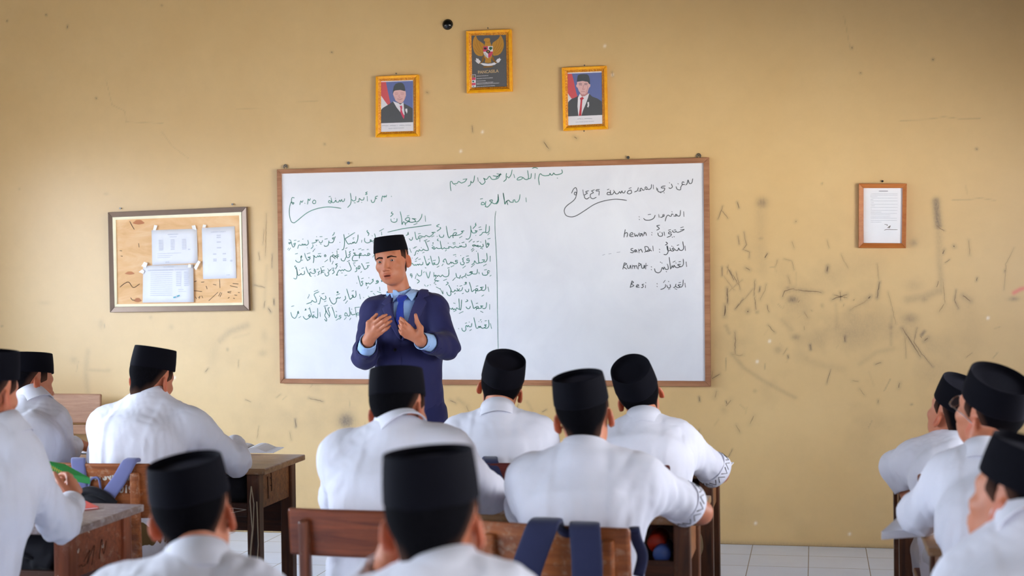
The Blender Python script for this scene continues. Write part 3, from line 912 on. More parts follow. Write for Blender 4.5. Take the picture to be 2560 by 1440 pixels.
GREEN = {
 'opening_line': [(ZB_, '725,195 732,228 700,246 655,250 636,232 625,252 606,254 596,236 586,256 562,260 538,262 510,255 492,240 478,255 470,300 478,362; 676,286 679,290; 432,236 428,296; 390,238 384,285 360,296; 348,204 358,270 352,300 322,302 300,282; 300,282 268,275 238,292 236,308 272,304 300,284; 196,246 206,284; 178,198 166,250 142,284 122,270; 116,236 112,262 112,300 84,326; 52,238 24,266 0,288; 60,250 10,240; 400,180 430,172 460,182'),
                  (ZA, '2525,240 2490,268 2440,262; 2520,250 2490,292 2430,302 2400,268 2368,302 2335,290; 2335,290 2352,330 2318,358 2288,330; 2270,284 2276,324; 2236,262 2226,320 2208,340 2194,322; 2194,322 2190,360 2164,378; 2150,296 2108,302; 2150,296 2130,326 2090,342 2060,325 2042,346 2000,350 1985,326 1968,332 1968,380 1975,428; 2008,356 2012,358; 2024,366 2028,368')],
 'left_date': [(ZA, '1316,488 1320,491; 1264,476 1258,496 1244,484 1240,500 1222,486 1214,505 1208,546; 1166,486 1146,492 1140,508 1158,514 1140,516 1128,550 1104,556 1094,530; 1050,490 1053,540; 1052,440 1034,450 1050,462 1030,470; 1016,500 1010,526 984,530 964,512 958,545 938,550; 925,490 922,530 895,540 880,524; 865,455 873,520 866,575 835,612; 988,555 992,556; 905,560 920,562; 802,515 796,540 776,546 768,524 756,548 746,530 734,552 710,550 704,530 690,552 664,556 652,505; 650,546 630,536 624,556 650,562 654,540; 628,494 646,490; 698,510 702,511; 482,540 464,530 448,550 456,568 478,566 484,544; 424,515 412,536 400,518 396,545 392,576; 360,564 364,567; 342,535 330,556 318,540 312,560 307,581; 246,506 222,504 214,540 230,576 242,560 216,560; 216,540 196,600 191,680 208,758 236,781 270,765 380,676 480,630 600,607 700,612 762,622')],
 'lesson_heading': [(ZB_, '330,505 335,551; 265,470 258,520 240,548 214,552 206,528 188,536 192,552 160,553 140,532 120,546 130,582; 80,455 90,510 98,576 112,546 140,532; 22,468 28,530 14,566 0,572'),
                    (ZA, '2550,455 2559,522; 2495,475 2490,540 2460,571 2424,556 2402,536 2432,530 2420,562 2380,606 2350,600; 2360,546 2350,576 2310,581 2318,556 2346,566 2360,600; 2298,520 2324,514')],
 'title_word': [(ZA, '1690,705 1694,766; 1655,685 1648,720 1620,760 1590,772 1574,746 1545,735; 1590,738 1548,734; 1582,768 1540,776 1508,770; 1520,765 1490,760 1470,742 1500,722 1520,736 1500,770 1470,790 1475,806; 1415,658 1430,730 1435,801 1450,770 1476,790; 1380,736 1375,766 1345,776 1318,765 1312,740; 1325,660 1316,676 1336,682 1330,692 1308,713; 1346,734 1350,737; 1490,706 1512,700; 1564,801 1602,790; 1756,803 1600,825 1450,846 1278,884')],
 'divider_line': [(zf(0, 0, 1), '1239.6,528 1237.4,547 1238,584 1240.5,629 1242.5,690 1244,793 1244.6,840 1245.5,872')],
 'first_line': [(ZC_, '1245,465 1226,502 1190,520 1178,500 1215,480; 1225,520 1190,592 1160,600 1120,600 1100,580; 1100,560 1090,640 1060,676 1010,682 994,660; 1225,370 1214,402 1182,442; 1008,522 1066,510; 955,550 945,590 900,602 880,572; 870,545 798,544 832,566 780,600 718,612; 735,640 740,690 698,737; 822,464 828,467; 898,466 948,463; 903,630 932,632; 820,658 822,662; 786,738 738,802; 625,545 640,610 620,646 580,656 570,632 550,656 540,632 515,661 505,626 480,661 440,651 420,661 398,732; 508,522 520,518; 398,576 438,564; 610,712 614,718; 345,610 310,626 330,651 352,620; 240,545 280,680 310,696 342,640; 245,590 215,631 198,600 240,600; 203,530 237,546; 318,551 362,544; 174,752 196,720; 200,772 237,720; 1343,594 1347,596; 1755,425 1750,520 1720,601 1688,612; 1690,610 1670,582 1655,611 1640,592 1620,621 1590,622; 1590,616 1530,626 1470,520 1500,490 1682,374; 1435,415 1450,520 1450,640 1430,741 1394,762; 1543,400 1547,404; 1640,502 1668,488; 1650,522 1654,524; 1840,545 1834,591; 1905,500 1903,560 1940,601 1990,602 2030,581 2060,551 2030,534 2040,571 2100,562 2150,511 2128,400; 1972,324 1954,346 1986,371 1968,381 2002,391 1984,442; 2073,444 2077,446; 2090,602 2118,600; 2238,342 2332,288; 2284,358 2291,432'),
                (ZD, '2062,384 2056,490 2020,521 1985,512 1994,350; 1985,512 1920,522 1896,560 1854,582; 1838,412 1882,400; 1848,462 1902,454; 2028,572 2062,530; 1810,490 1758,480 1790,511 1740,531 1700,520 1680,470; 1665,380 1671,480 1660,590 1620,656 1564,656; 1773,580 1777,582; 1776,318 1764,352 1782,360 1714,437; 1628,722 1692,664; 1526,484 1464,496 1500,511 1440,561 1390,576 1340,581 1290,571 1320,526 1370,531 1330,581 1290,582 1296,632; 1290,580 1250,590 1206,632 1174,540 1149,384; 1308,462 1352,454; 1428,632 1482,600; 1096,570 1085,611 1040,621 1010,601 1004,570; 953,600 957,602; 1002,344 944,381 986,401; 1012,410 1032,431 954,492; 916,514 838,521 880,536 810,601 770,606 720,581 690,611 640,601 580,592 560,640 640,622; 590,640 591,712; 484,510 500,601 520,667 568,641; 436,620 430,661 400,686 364,650; 558,546 602,539; 838,612 887,589; 346,514 334,541 352,551 298,582; 198,612 272,620')],
 'second_line': [(ZC_, '2025,856 1990,836 1970,861 2000,886 2026,856; 2000,886 1940,891 1910,871 1890,891 1850,886; 1850,886 1780,886 1800,841 1830,851 1790,891 1785,952; 1780,886 1720,881 1680,861 1658,830 1702,840; 1720,886 1660,891 1624,960 1650,1011 1752,1000; 1654,754 1646,764 1656,768 1655,756; 1768,746 1822,734; 1838,766 1887,759; 1958,756 1988,750; 2122,868 2088,927; 1590,800 1560,811 1580,851 1540,881; 1475,770 1500,921 1550,931 1582,880; 1500,890 1470,961 1440,1011 1390,1001 1374,960; 1473,732 1512,714; 1280,780 1291,962; 1320,870 1280,891 1240,901 1280,931 1322,900; 1240,920 1200,871 1180,901 1220,941 1240,961; 1200,920 1150,901 1130,951 1135,1032; 1288,752 1322,744; 1176,820 1184,828; 1173,1082 1197,1018; 1020,870 998,891 1010,916 1036,900 1020,870; 1008,1032 1072,984; 925,900 910,921 890,891 870,921 850,896 830,926 790,926 765,891 760,990 749,1052; 858,852 917,844; 743,888 749,894; 686,920 628,931 680,951 640,991 610,1001; 554,840 580,931 622,1001; 608,852 642,839; 648,837 677,829; 482,890 464,931 492,921 482,892; 475,930 470,1001 430,1041 380,1031 349,995; 343,856 397,844; 488,1002 512,989'),
                 (ZD, '1979,680 1990,761 2005,836 2040,801 2056,760 2024,745 2020,771 2056,776; 2028,656 2082,644; 1926,765 1930,811 1890,831 1870,801 1840,821 1800,811 1778,790; 1840,800 1808,790 1816,821; 1780,811 1750,781 1704,790 1730,811 1762,790; 1878,718 1882,724; 1798,716 1837,704; 1718,721 1747,709; 1873,855 1922,866; 1678,892 1722,848; 1693,922 1737,878; 1560,760 1570,811 1530,826 1480,816 1468,800 1455,826 1440,801 1420,831 1370,831 1338,810 1310,841 1270,841; 1270,840 1240,821 1198,825 1210,851 1160,856 1130,861 1110,841 1080,861 1050,851 1019,698; 1050,850 980,861 940,841 900,871 870,861 849,840 890,820 890,861; 1478,736 1527,724; 1428,748 1433,752; 1288,741 1337,729; 1186,742 1192,748; 1298,766 1342,759; 1128,912 1152,888; 976,654 959,681 987,696; 872,736 862,744 874,748; 848,792 872,779; 700,690 740,791 772,881 740,901 690,891 660,871 640,901 600,901 580,881 560,921 530,901 500,941 490,991 469,1001; 678,696 742,669; 738,716 792,694; 478,831 522,819; 448,851 492,844; 618,838 622,842; 648,952 682,934; 538,962 542,966; 374,858 406,942')],
 'third_line': [(ZC_, '2012,1114 1960,1121 1982,1151 1920,1196 1900,1196 1870,1131 1834,1068; 1780,1120 1758,1151 1790,1181 1802,1140 1780,1120; 1790,1186 1750,1191 1730,1161 1714,1181 1730,1231 1688,1257; 1648,1062 1692,1054; 1658,1088 1692,1132; 1938,1062 2002,1049; 1818,1272 1837,1249; 1546,1038 1580,1121 1602,1191 1570,1236 1520,1241 1480,1221 1450,1201 1430,1231 1400,1211 1370,1236 1340,1216 1310,1241 1285,1301 1268,1331 1302,1326; 1513,1026 1567,999; 1292,1074 1249,1090 1287,1116 1269,1151 1249,1192; 1353,1148 1357,1152; 1378,1278 1382,1282; 1403,1279 1407,1283; 1458,1342 1502,1329; 1212,1190 1188,1221 1216,1241 1216,1271 1178,1302; 1152,1200 1110,1231 1088,1210; 1110,1250 1078,1271 1102,1311 1060,1351 1020,1331 1009,1290; 1163,1181 1217,1169; 1072,1188 1078,1192; 914,1158 936,1241 919,1302; 1002,1220 958,1231 930,1271 992,1262; 900,1240 860,1271 880,1301 850,1330; 802,1230 778,1201 768,1241 802,1251 770,1291 720,1291; 720,1290 680,1261 668,1331 702,1362; 584,1148 630,1271 682,1322; 768,1188 772,1192; 828,1201 862,1194; 948,1146 987,1139; 658,1211 692,1194; 783,1348 787,1352; 546,1238 550,1301 500,1321 470,1301 450,1321; 480,1290 430,1331 400,1321 379,1198; 374,1188 385,1321 370,1401 345,1416 308,1400; 432,1212 438,1218; 488,1181 532,1164; 347,1118 329,1140 372,1161 349,1181 382,1192'),
                (ZD, '2080,1018 2078,1132; 2005,958 2016,1081 1980,1141 1940,1131 1960,1101 1908,1100; 1940,1140 1880,1161 1840,1151 1830,1081 1819,948; 1850,1166 1790,1171 1750,1118 1736,1166 1688,1202; 1788,914 1792,918; 1938,1227 1997,1193; 1678,1252 1752,1188; 1632,1070 1588,1081 1590,1111 1637,1100 1620,1151 1574,1162; 1522,1048 1489,1081 1510,1101 1500,1131 1531,1161 1510,1201 1460,1196 1449,1150; 1573,1021 1622,1014; 1453,1008 1457,1012; 1498,1272 1557,1228; 1390,1110 1348,1111 1346,1141 1386,1140 1375,1171 1310,1181 1290,1151 1260,1171 1250,1141 1220,1181 1170,1181 1130,1079 1080,1131 1112,1142; 1298,996 1352,984; 1348,1018 1352,1022; 1248,1247 1312,1218; 1058,1222 1082,1188; 986,1028 1000,1121 970,1191 930,1196 890,1181 910,1161 869,1171; 814,1018 840,1121 865,1201 900,1191; 802,1170 790,1151 778,1181 740,1191; 679,1018 710,1121 740,1211 782,1191; 868,1116 922,1104; 768,1091 792,1079; 953,1257 997,1229; 656,1148 650,1191 610,1206 580,1186 560,1211 540,1191 510,1216 490,1196 470,1216 420,1168 399,1212; 563,1091 602,1079; 498,1092 547,1049; 488,1131 522,1124; 423,1058 428,1062')],
 'fourth_line': [(ZE, '1728,248 1732,252; 1996,128 2004,134; 2202,190 2168,200 2180,226 2212,204 2205,241 2149,262; 2102,160 2073,175 2102,196 2060,241 2020,271 1990,246 1960,266 1933,240 1946,312; 1866,208 1828,221 1862,251 1850,291 1820,312 1790,211 1756,88; 1833,152 1877,139; 1963,372 1987,328; 2310,180 2280,191 2290,216 2316,200'),
                 (ZH, '2402,80 2384,74 2378,96 2398,96; 2385,96 2370,121 2330,122 2319,98; 2404,134 2418,124; 2344,66 2368,61; 2282,90 2286,109; 2266,58 2262,101 2240,111 2215,106 2198,84 2178,96; 2215,84 2184,92 2206,106 2170,126 2150,121; 2140,104 2130,131 2084,152; 2080,124 2070,151 2040,146 2029,103; 2025,150 1994,182; 2068,160 2072,162; 2098,160 2102,162; 2146,152 2136,140; 1951,58 1950,121 1925,141 1895,136 1880,121 1860,141 1840,126 1822,140; 1822,130 1794,125 1812,151 1794,176 1832,192; 1938,46 1957,39; 1893,182 1927,168; 1785,94 1787,141; 1699,88 1725,156 1746,84; 1681,84 1671,96; 1651,68 1648,121 1620,131 1600,104; 1592,118 1580,162; 1546,114 1529,110 1528,131 1546,126 1540,152; 1598,168 1626,190 1604,212; 1690,40 1700,45')],
 'fifth_line': [(ZE, '1789,498 1809,607; 1705,428 1710,531 1680,571 1638,562; 1640,560 1620,531 1638,520 1650,556 1588,602; 1499,383 1530,481 1570,607 1602,600; 1466,543 1475,601 1438,642; 1473,707 1517,648; 1362,570 1330,591 1300,571 1290,601 1265,591 1270,661 1220,722 1160,691 1114,600 1120,580; 1295,440 1280,455 1296,470 1310,456 1296,440; 1342,488 1268,522; 1618,432 1657,419; 1428,640 1434,644; 1021,538 1035,591 1000,621 960,611 919,568; 921,570 905,641 890,712 858,716; 891,542 899,548; 943,491 992,479; 998,667 1037,653; 877,444 769,500 800,581 825,661 790,681 750,661 720,641 700,681 598,717; 768,441 852,408; 652,506 660,514; 655,530 624,592; 698,728 702,732; 2240,340 2250,420; 2190,440 2270,470; 2100,480 2140,520; 2040,440 2080,436; 1985,540 2030,580; 1880,574 1884,578'),
                (ZF, '1862,318 1883,412; 1813,268 1815,351 1780,391 1740,386 1700,381; 1766,320 1698,330 1742,351 1700,386 1650,401; 1650,400 1600,391 1612,351 1652,370 1610,401 1599,452; 1469,218 1500,321 1525,417 1570,381 1612,390; 1456,363 1450,411 1410,421 1379,373; 1613,301 1652,294; 1733,512 1772,488; 1392,216 1378,232 1396,244 1408,228 1392,216; 1402,258 1353,272; 1326,328 1310,381 1270,401 1230,391 1209,348; 1262,354 1230,396 1190,401 1160,381 1150,411 1100,421 1070,351 1029,273; 1070,401 1080,471 1050,502 1010,481 989,428; 1268,301 1312,289; 1214,292 1222,298; 1318,462 1342,449; 1153,467 1172,448; 994,213 1022,236 973,277; 850,350 905,460; 768,318 852,362; 762,268 740,250; 905,400 911,462; 640,268 646,274; 520,270 540,300; 600,280 572,300; 760,180 722,240; 770,180 828,186')],
 'sixth_line': [(ZE, '412,880 394,911 421,931 414,890; 400,920 370,1001 330,1042 270,1001 244,908; 423,1032 467,999; 258,777 312,759; 899,908 906,1002; 846,818 850,951 840,1031 800,1021 770,991 738,1001 762,958; 664,798 690,901 730,1021 762,1021; 662,958 638,991 690,1001 670,962; 690,1001 640,1041 590,1067 540,1031 524,998; 580,826 570,842 590,850 558,862; 638,831 667,819; 738,906 772,899; 1112,798 1079,831 1120,951 1100,1022; 1009,798 1050,901 1117,1002; 1014,788 1030,901 1009,981 1050,1061 1040,1107 1004,1062; 1372,980 1338,981 1334,1011 1372,1010 1350,1051 1308,1051; 1169,788 1210,901 1245,1022 1272,1010 1276,958; 1263,1086 1302,1064; 1148,753 1153,757; 988,772 1072,749; 1559,798 1575,961 1530,991 1500,931 1468,920 1459,981 1502,986; 1689,798 1721,1012; 1852,938 1790,961 1720,961 1740,921 1802,930; 1590,898 1620,961 1692,950; 1448,1072 1492,1018; 1568,1077 1592,1038; 1698,801 1792,789; 1612,834 1618,838; 1256,886 1276,892'),
                (ZF, '1900,688 1898,792; 1833,648 1825,741 1790,776 1750,771; 1761,720 1703,720 1742,746 1690,771 1640,771; 1640,770 1600,751 1642,730 1662,750 1620,781 1614,802; 1509,598 1540,701 1560,772 1602,745; 1491,728 1470,771 1430,776 1399,738; 1613,666 1647,659; 1708,832 1757,856; 1415,586 1437,612 1388,632; 1306,593 1300,701 1285,797 1260,781 1255,681 1247,568; 1285,796 1230,781 1200,759 1180,801 1150,781 1130,801 1110,761 1090,791 1060,771 1028,802; 1136,656 1146,664; 1253,877 1337,838; 1138,837 1192,813; 983,682 1022,664; 1162,662 1168,668')],
 'seventh_line': [(ZF, '1914,1093 1939,1197; 1875,1018 1885,1121 1860,1181 1820,1191 1780,1181; 1832,1120 1788,1125 1822,1151 1760,1191 1720,1181; 1720,1180 1700,1149 1690,1181 1670,1149 1655,1186 1618,1191; 1564,968 1590,1081 1612,1182; 1520,1088 1510,1151 1470,1161 1450,1131 1430,1161 1410,1131 1390,1161 1395,1221 1360,1257 1320,1231 1309,1188; 1698,1021 1718,1009; 1668,1048 1672,1053; 1723,1053 1728,1058; 1798,1037 1832,1029; 1478,1242 1512,1218; 1463,1058 1468,1062; 1383,1087 1412,1078; 1237,1197 1244,1203')],
}
BLACK = {
 'right_date': [(ZB_, '2171,296 2160,341 2134,346 2119,308 2110,346 2094,364; 2076,335 2058,330 2054,356 2082,360; 2060,356 2040,386 2035,417 2000,411 1987,383; 2007,349 2012,353; 1935,353 1946,386 1925,402 1907,395; 1913,338 1917,342; 1867,375 1834,380 1824,396 1862,400 1850,431 1820,442 1790,436 1781,403; 1816,448 1820,452; 1853,448 1857,452; 1771,393 1775,422; 1735,363 1738,407; 1716,358 1712,396 1690,413 1664,408; 1671,400 1654,384 1644,401 1662,416; 1640,416 1620,421 1604,399 1589,412 1600,427 1574,431; 1570,393 1560,426 1528,442; 1490,420 1464,426 1449,451 1470,463 1496,450 1490,420; 1468,402 1492,394; 1426,428 1415,451 1394,446 1390,429 1375,456 1365,437 1345,461 1320,459 1306,436 1290,463 1265,466 1261,423; 1266,450 1234,445 1227,469 1262,471; 1228,417 1247,410; 1298,423 1303,427; 1141,414 1108,418 1107,431 1137,432 1135,477; 1086,417 1054,430 1076,449 1044,466 1044,501 1070,516 1106,500; 1021,427 989,440 1009,456 979,471 977,501 1000,519 1031,500; 959,418 966,477; 834,454 855,410 880,394 893,426 886,472 864,466 870,444 886,450 880,501 850,541 790,586 760,621 754,660 775,701 830,716 890,701 980,646 1080,581 1180,543 1300,522 1380,525 1441,534')],
 'vocabulary_heading': [(ZB_, '2070,658 2074,712; 2036,643 2030,701 2004,706 1994,690 1979,690 1990,706 1960,706; 1956,690 1939,685 1934,706 1920,709 1900,696 1880,716 1867,762; 1940,658 1944,662; 1852,688 1855,706 1834,716; 1795,688 1800,722; 1841,690 1838,716 1814,721; 1756,698 1740,731 1700,751 1650,751 1629,733; 1678,692 1707,687; 1578,713 1582,717; 1580,743 1584,747')],
 'animal_entry': [(ZB_, '2076,853 2034,860; 2076,856 2050,871 2010,886 1990,881 1984,868; 1986,880 1960,886 1944,868; 1936,890 1914,880 1904,901 1936,906 1925,926 1888,942; 2038,836 2067,827; 1963,863 1982,857; 1903,863 1927,857; 1963,933 1968,937; 1943,938 1948,942; 1854,883 1862,922; 1831,888 1838,921 1810,931 1790,916 1787,893; 1806,808 1774,815 1790,831 1802,846 1774,862; 1806,882 1811,886; 1719,888 1722,892; 1717,913 1720,917; 1426,856 1418,900 1412,940; 1415,906 1440,889 1452,905 1445,937; 1479,920 1511,905 1500,889 1479,905 1480,931 1517,932; 1529,898 1535,931 1550,914 1560,931 1581,893; 1611,900 1589,905 1590,931 1612,905 1619,930; 1636,883 1630,922; 1632,906 1650,889 1660,922')],
 'sandal_entry': [(ZB_, '1511,1064 1489,1070 1495,1086 1516,1093 1510,1111 1483,1108; 1546,1079 1529,1085 1535,1106 1548,1085 1556,1107; 1574,1073 1578,1112; 1578,1091 1600,1074 1616,1107; 1640,1106 1682,1080 1676,1049 1644,1044 1645,1061 1655,1096 1692,1094; 1701,1069 1689,1090 1706,1085 1716,1092; 1730,1038 1736,1090; 1803,1073 1807,1077; 1803,1103 1807,1107; 2085,1038 2091,1087; 2061,990 2070,1061 2050,1086 2024,1081; 2025,1081 2015,1060 2005,1086 1984,1086; 1985,1085 1960,1064 1943,1070 1966,1086 1934,1091 1919,1058; 1884,1033 1895,1086 1926,1086; 1894,1038 1899,1101 1880,1131 1853,1131; 1886,1000 1874,994 1892,1010 1868,1027; 1998,1031 2017,1024; 1938,1038 1943,1042; 1953,1048 1958,1052')],
 'grass_entry': [(ZB_, '1416,1223 1408,1260 1399,1292; 1416,1224 1442,1235 1405,1261 1442,1292; 1449,1248 1455,1281 1475,1281 1483,1249 1491,1287; 1504,1248 1508,1287; 1510,1261 1525,1254 1531,1287; 1534,1261 1550,1254 1559,1287; 1576,1223 1570,1292; 1575,1227 1602,1240 1574,1257; 1604,1248 1610,1281 1630,1279 1636,1248 1641,1284; 1655,1228 1652,1292; 1638,1259 1674,1251; 1713,1266 1717,1270; 1713,1296 1717,1300; 2098,1213 2103,1264; 2066,1183 2068,1236 2050,1263 2018,1269; 2036,1240 2003,1245 2032,1263 2000,1276 1974,1266; 1976,1270 1965,1249 1955,1276 1945,1254 1935,1279 1923,1286; 1911,1163 1920,1231 1926,1292; 1896,1248 1900,1291 1869,1296; 1870,1291 1855,1269 1850,1296 1835,1274 1825,1301 1815,1321 1790,1333 1760,1321 1749,1288; 1953,1216 1977,1204; 1984,1224 1988,1227; 1813,1214 1818,1217; 1828,1224 1833,1227; 1888,1238 1893,1242; 1878,1318 1883,1322; 2018,1211 2037,1209')],
 'iron_entry': [(ZG, '1501,98 1490,134 1481,170; 1500,99 1517,115 1490,131 1522,150 1481,169; 1549,160 1576,148 1560,139 1547,165 1582,168; 1631,134 1611,140 1626,155 1615,173 1603,170; 1650,148 1648,174; 1650,117 1654,120; 1776,128 1780,132; 1776,158 1780,162; 2085,123 2091,167; 2066,88 2062,141 2045,166 2023,163; 2041,140 2008,145 2032,165 2005,173 1984,158; 1986,133 1975,166 1958,172; 1996,192 1973,184; 1921,138 1925,166 1900,176 1884,148; 1871,138 1868,166 1840,186 1818,192; 1903,190 1908,192; 1916,185 1920,187; 1866,93 1848,117; 1903,103 1907,107; 2018,119 2037,114')],
}
for grp, mat, w in ((GREEN, 'ink_green', 0.0044), (BLACK, 'ink_black', 0.0044)):
    for nm, parts in grp.items():
        mb = MB(wb_loc)
        for fr, txt in parts:
            pen(mb, parse(txt, fr), YS, w * (0.7 if nm == 'divider_line' else 1))
        mb.build(nm, mat, wb)
mb = MB(wb_loc)
pen(mb, parse('1506,638 1512,636; 1522,635 1528,634; 1542,631 1550,630'), YS, 0.003)
mb.build('faint_smear', 'p_caption', wb)
for X, Y, lab, lp in ((715, 416, 'wire loop nail above the top left corner of the whiteboard', True), (873, 408, 'small steel nail on the whiteboard top edge, above the green date', False),
                      (1571, 394, 'small steel nail on the whiteboard top edge, above the black date', False), (1747, 389, 'steel nail above the top right corner of the whiteboard', True)):
    nail(X, Y, lab, 0.009, loop=lp)

# --- framed notice board with three sheets taped to it
NZ = zf(240, 480, 4.5)
nq = lambda *p: [NZ(*k) for k in p]
N_OUT = nq((132, 228), (1690, 165), (1722, 1335), (155, 1355))
N_MID = nq((180, 285), (1633, 225), (1655, 1272), (205, 1292))
N_IN = nq((215, 312), (1605, 262), (1640, 1245), (230, 1262))
nloc = centre(N_OUT)
nb = thing('notice_board', 'tan notice board in a grey metal frame with pale yellow inner edge', 'notice board', nloc)
mb = MB(nloc)
frame_bars(mb, N_OUT, N_MID, -0.030, -0.002, -0.024)
mb.build('frame', 'notice_frame', nb, bevel=0.002)
mb = MB(nloc)
frame_bars(mb, N_MID, N_IN, -0.024, -0.002, -0.018)
mb.build('inner_fillet', 'notice_fillet', nb)
mb = MB(nloc)
slab(mb, N_MID, -0.010, -0.003)
mb.build('back_panel', 'notice_panel', nb)
mb = MB(nloc)
pen(mb, parse('270,1070 320,1030 370,1015 420,1075 490,1035; 390,1190 410,1215 430,1215; 1105,1110 1190,1120; 1270,1222 1370,1130; 1380,1170 1400,1130; 1395,1180 1415,1135; 1510,1055 1590,1072; 1480,1125 1520,1118; 1485,1130 1515,1135; 1390,985 1395,1078; 1105,1010 1130,1000; 1185,1015 1215,1012; 1320,1040 1350,1045; 1120,1180 1130,1200; 1150,1185 1170,1180; 1160,1200 1170,1170; 1190,1170 1200,1190; 1485,1195 1500,1185; 1545,1195 1560,1198; 1560,1160 1585,1162; 1600,1130 1615,1132; 380,330 400,370 430,420; 480,580 485,620; 270,660 290,662; 280,720 298,722; 1540,1030 1600,1035; 1240,1060 1250,1090', NZ), -0.0104, 0.0042)
mb.build('scribbles', 'ink_pencil', nb)
mb = MB(nloc)
for a, b, rx, ry in ((480, 340, 60, 26), (380, 912, 50, 18), (470, 1215, 40, 24)):
    flat(mb, [NZ(a + rx * math.cos(t) * (1 + .2 * math.sin(3 * t)), b + ry * math.sin(t)) for t in np.linspace(0, 2 * PI, 20)[:-1]], -0.0102)
mb.build('rust_stains', 'doc_frame_wood', nb)


def taped_sheet(quad, label, lines, tapes, y, extra=None):
    loc = centre(quad)
    t = thing('paper_sheet', label, 'paper', loc, group='sheets taped to the notice board')
    mb = MB(loc)
    rows = 6
    vs, fs = [], []
    for j in range(rows + 1):
        for i in range(rows + 1):
            p = py(*lerp2(quad, i / rows, j / rows), y - 0.004 * math.sin(PI * j / rows) ** 2 - 0.0015 * math.sin(i * 1.7 + j))
            vs.append(p)
    for j in range(rows):
        for i in range(rows):
            a = j * (rows + 1) + i
            fs.append((a, a + 1, a + rows + 2, a + rows + 1))
    mb.add(vs, fs)
    o = mb.build('sheet', 'paper_white', t, smooth=True)
    sd = o.modifiers.new('thickness', 'SOLIDIFY')
    sd.thickness = 0.0006
    mb = MB(loc)
    for u0, u1, v, w in lines:
        pen(mb, [[tuple(lerp2(quad, u0, v)), tuple(lerp2(quad, (u0 + u1) / 2, v)), tuple(lerp2(quad, u1, v))]], y - 0.0075, w)
    mb.build('print', 'paper_print', t)
    for a, b, c, d in tapes:
        mb = MB(loc)
        slab(mb, nq(a, b, c, d), y - 0.0085, y - 0.006)
        mb.build('tape', 'tape_white', t)
    if extra:
        extra(t, loc, y)


L1 = [(.36, .58, .14, .006), (.40, .55, .21, .004)] + [(u, u + .07, .30 + .045 * k, .006) for u in (.16, .42, .67) for k in range(7)] + [(.12, .64, .68, .003), (.12, .45, .74, .003), (.12, .4, .79, .003), (.3, .36, .93, .008), (.8, .84, .59, .006)]
taped_sheet(nq((625, 430), (1135, 412), (1145, 800), (632, 825)), 'white sheet with three printed columns, upper middle of the notice board', L1,
            [((640, 430), (655, 370), (690, 376), (670, 432)), ((1085, 415), (1075, 380), (1115, 372), (1130, 430))], -0.012)
L2 = [(.4, .62, .05, .004), (.1, .6, .13, .008), (.63, .9, .13, .008)] + [(.15, .58, .20 + .055 * k, .0035) for k in range(12)] + [(.66, .74, .20 + .05 * k, .006) for k in range(8)] + [(.82, .9, .20 + .05 * k, .008) for k in range(8)] + [(.7, .8, .66, .004), (.7, .85, .71, .003)]


def teal_marks(t, loc, y):
    mb = MB(loc)
    pen(mb, parse('876,1186 892,1182; 915,1172 935,1165', NZ), y - 0.0078, 0.010)
    mb.build('teal_marks', 'p_teal', t)


taped_sheet(nq((530, 830), (1095, 815), (1100, 1240), (525, 1245)), 'white sheet with two small teal marks, lowest on the notice board', L2,
            [((510, 835), (540, 785), (580, 800), (560, 850)), ((1100, 850), (1150, 770), (1175, 785), (1125, 880)), ((1030, 850), (1040, 810), (1070, 815), (1070, 850)), ((480, 900), (520, 870), (545, 890), (530, 920))], -0.020, teal_marks)
L3 = [(.28, .72, .09, .006)] + [(.45, .56, v, .007) for v in (.16, .20, .29, .40)] + [(u, u + .08, v, .007) for u in (.33, .62) for v in (.52, .62, .65)] + [(.85, .88, .66, .012), (.7, .8, .93, .004)]
taped_sheet(nq((1190, 405), (1560, 385), (1580, 970), (1205, 980)), 'tall white sheet with sparse print, right side of the notice board', L3,
            [((1195, 400), (1205, 365), (1240, 372), (1230, 400))], -0.013)
nail(303, 521, 'small nail above the left end of the notice board')
nail(583, 511, 'small nail above the right end of the notice board')


# --- framed pictures
def picture(name, label, outer, inner, cat='picture', gold=True, depth=0.028):
    loc = centre(outer)
    t = thing(name, label, cat, loc)
    if gold:
        mid = [tuple(np.array(a) * .42 + np.array(b) * .58) for a, b in zip(outer, inner)]
        mb = MB(loc)
        frame_bars(mb, outer, mid, -depth, -0.002, -depth + .003)
        mb.build('frame', 'gold_frame', t, bevel=0.003)
        mb = MB(loc)
        frame_bars(mb, mid, inner, -depth + .003, -0.002, -depth + .013)
        mb.build('ornate_moulding', 'gold_frame_ornate', t)
    else:
        mb = MB(loc)
        frame_bars(mb, outer, inner, -depth, -0.002, -depth + .006)
        mb.build('frame', 'doc_frame_wood', t, bevel=0.002)
    return t, loc


class Sheet:
    """flat printed picture: every layer lies a hair in front of the last"""

    def __init__(s, root, loc, fr, y, name):
        s.t, s.loc, s.fr, s.y, s.k = root, loc, fr, y, 0
        s.root = None
        s.name = name

    def poly(s, name, mat, *polys):
        mb = MB(s.loc)
        yy = s.y - 0.00025 * s.k
        s.k += 1
        for p in polys:
            q = [s.fr(*a) for a in p]
            flat(mb, q, yy)
        o = mb.build(name, mat, s.root or s.t)
        if s.root is None:
            s.root = o
        return o

    def strokes(s, name, mat, txt, w):
        mb = MB(s.loc)
        yy = s.y - 0.00025 * s.k
        s.k += 1
        pen(mb, parse(txt, s.fr), yy, w)
        return mb.build(name, mat, s.root)


def oval(cx, cy, rx, ry, a0=0, a1=2 * PI, n=22):
    return [(cx + rx * math.cos(t), cy + ry * math.sin(t)) for t in np.linspace(a0, a1, n, endpoint=a1 - a0 < 6.2)]


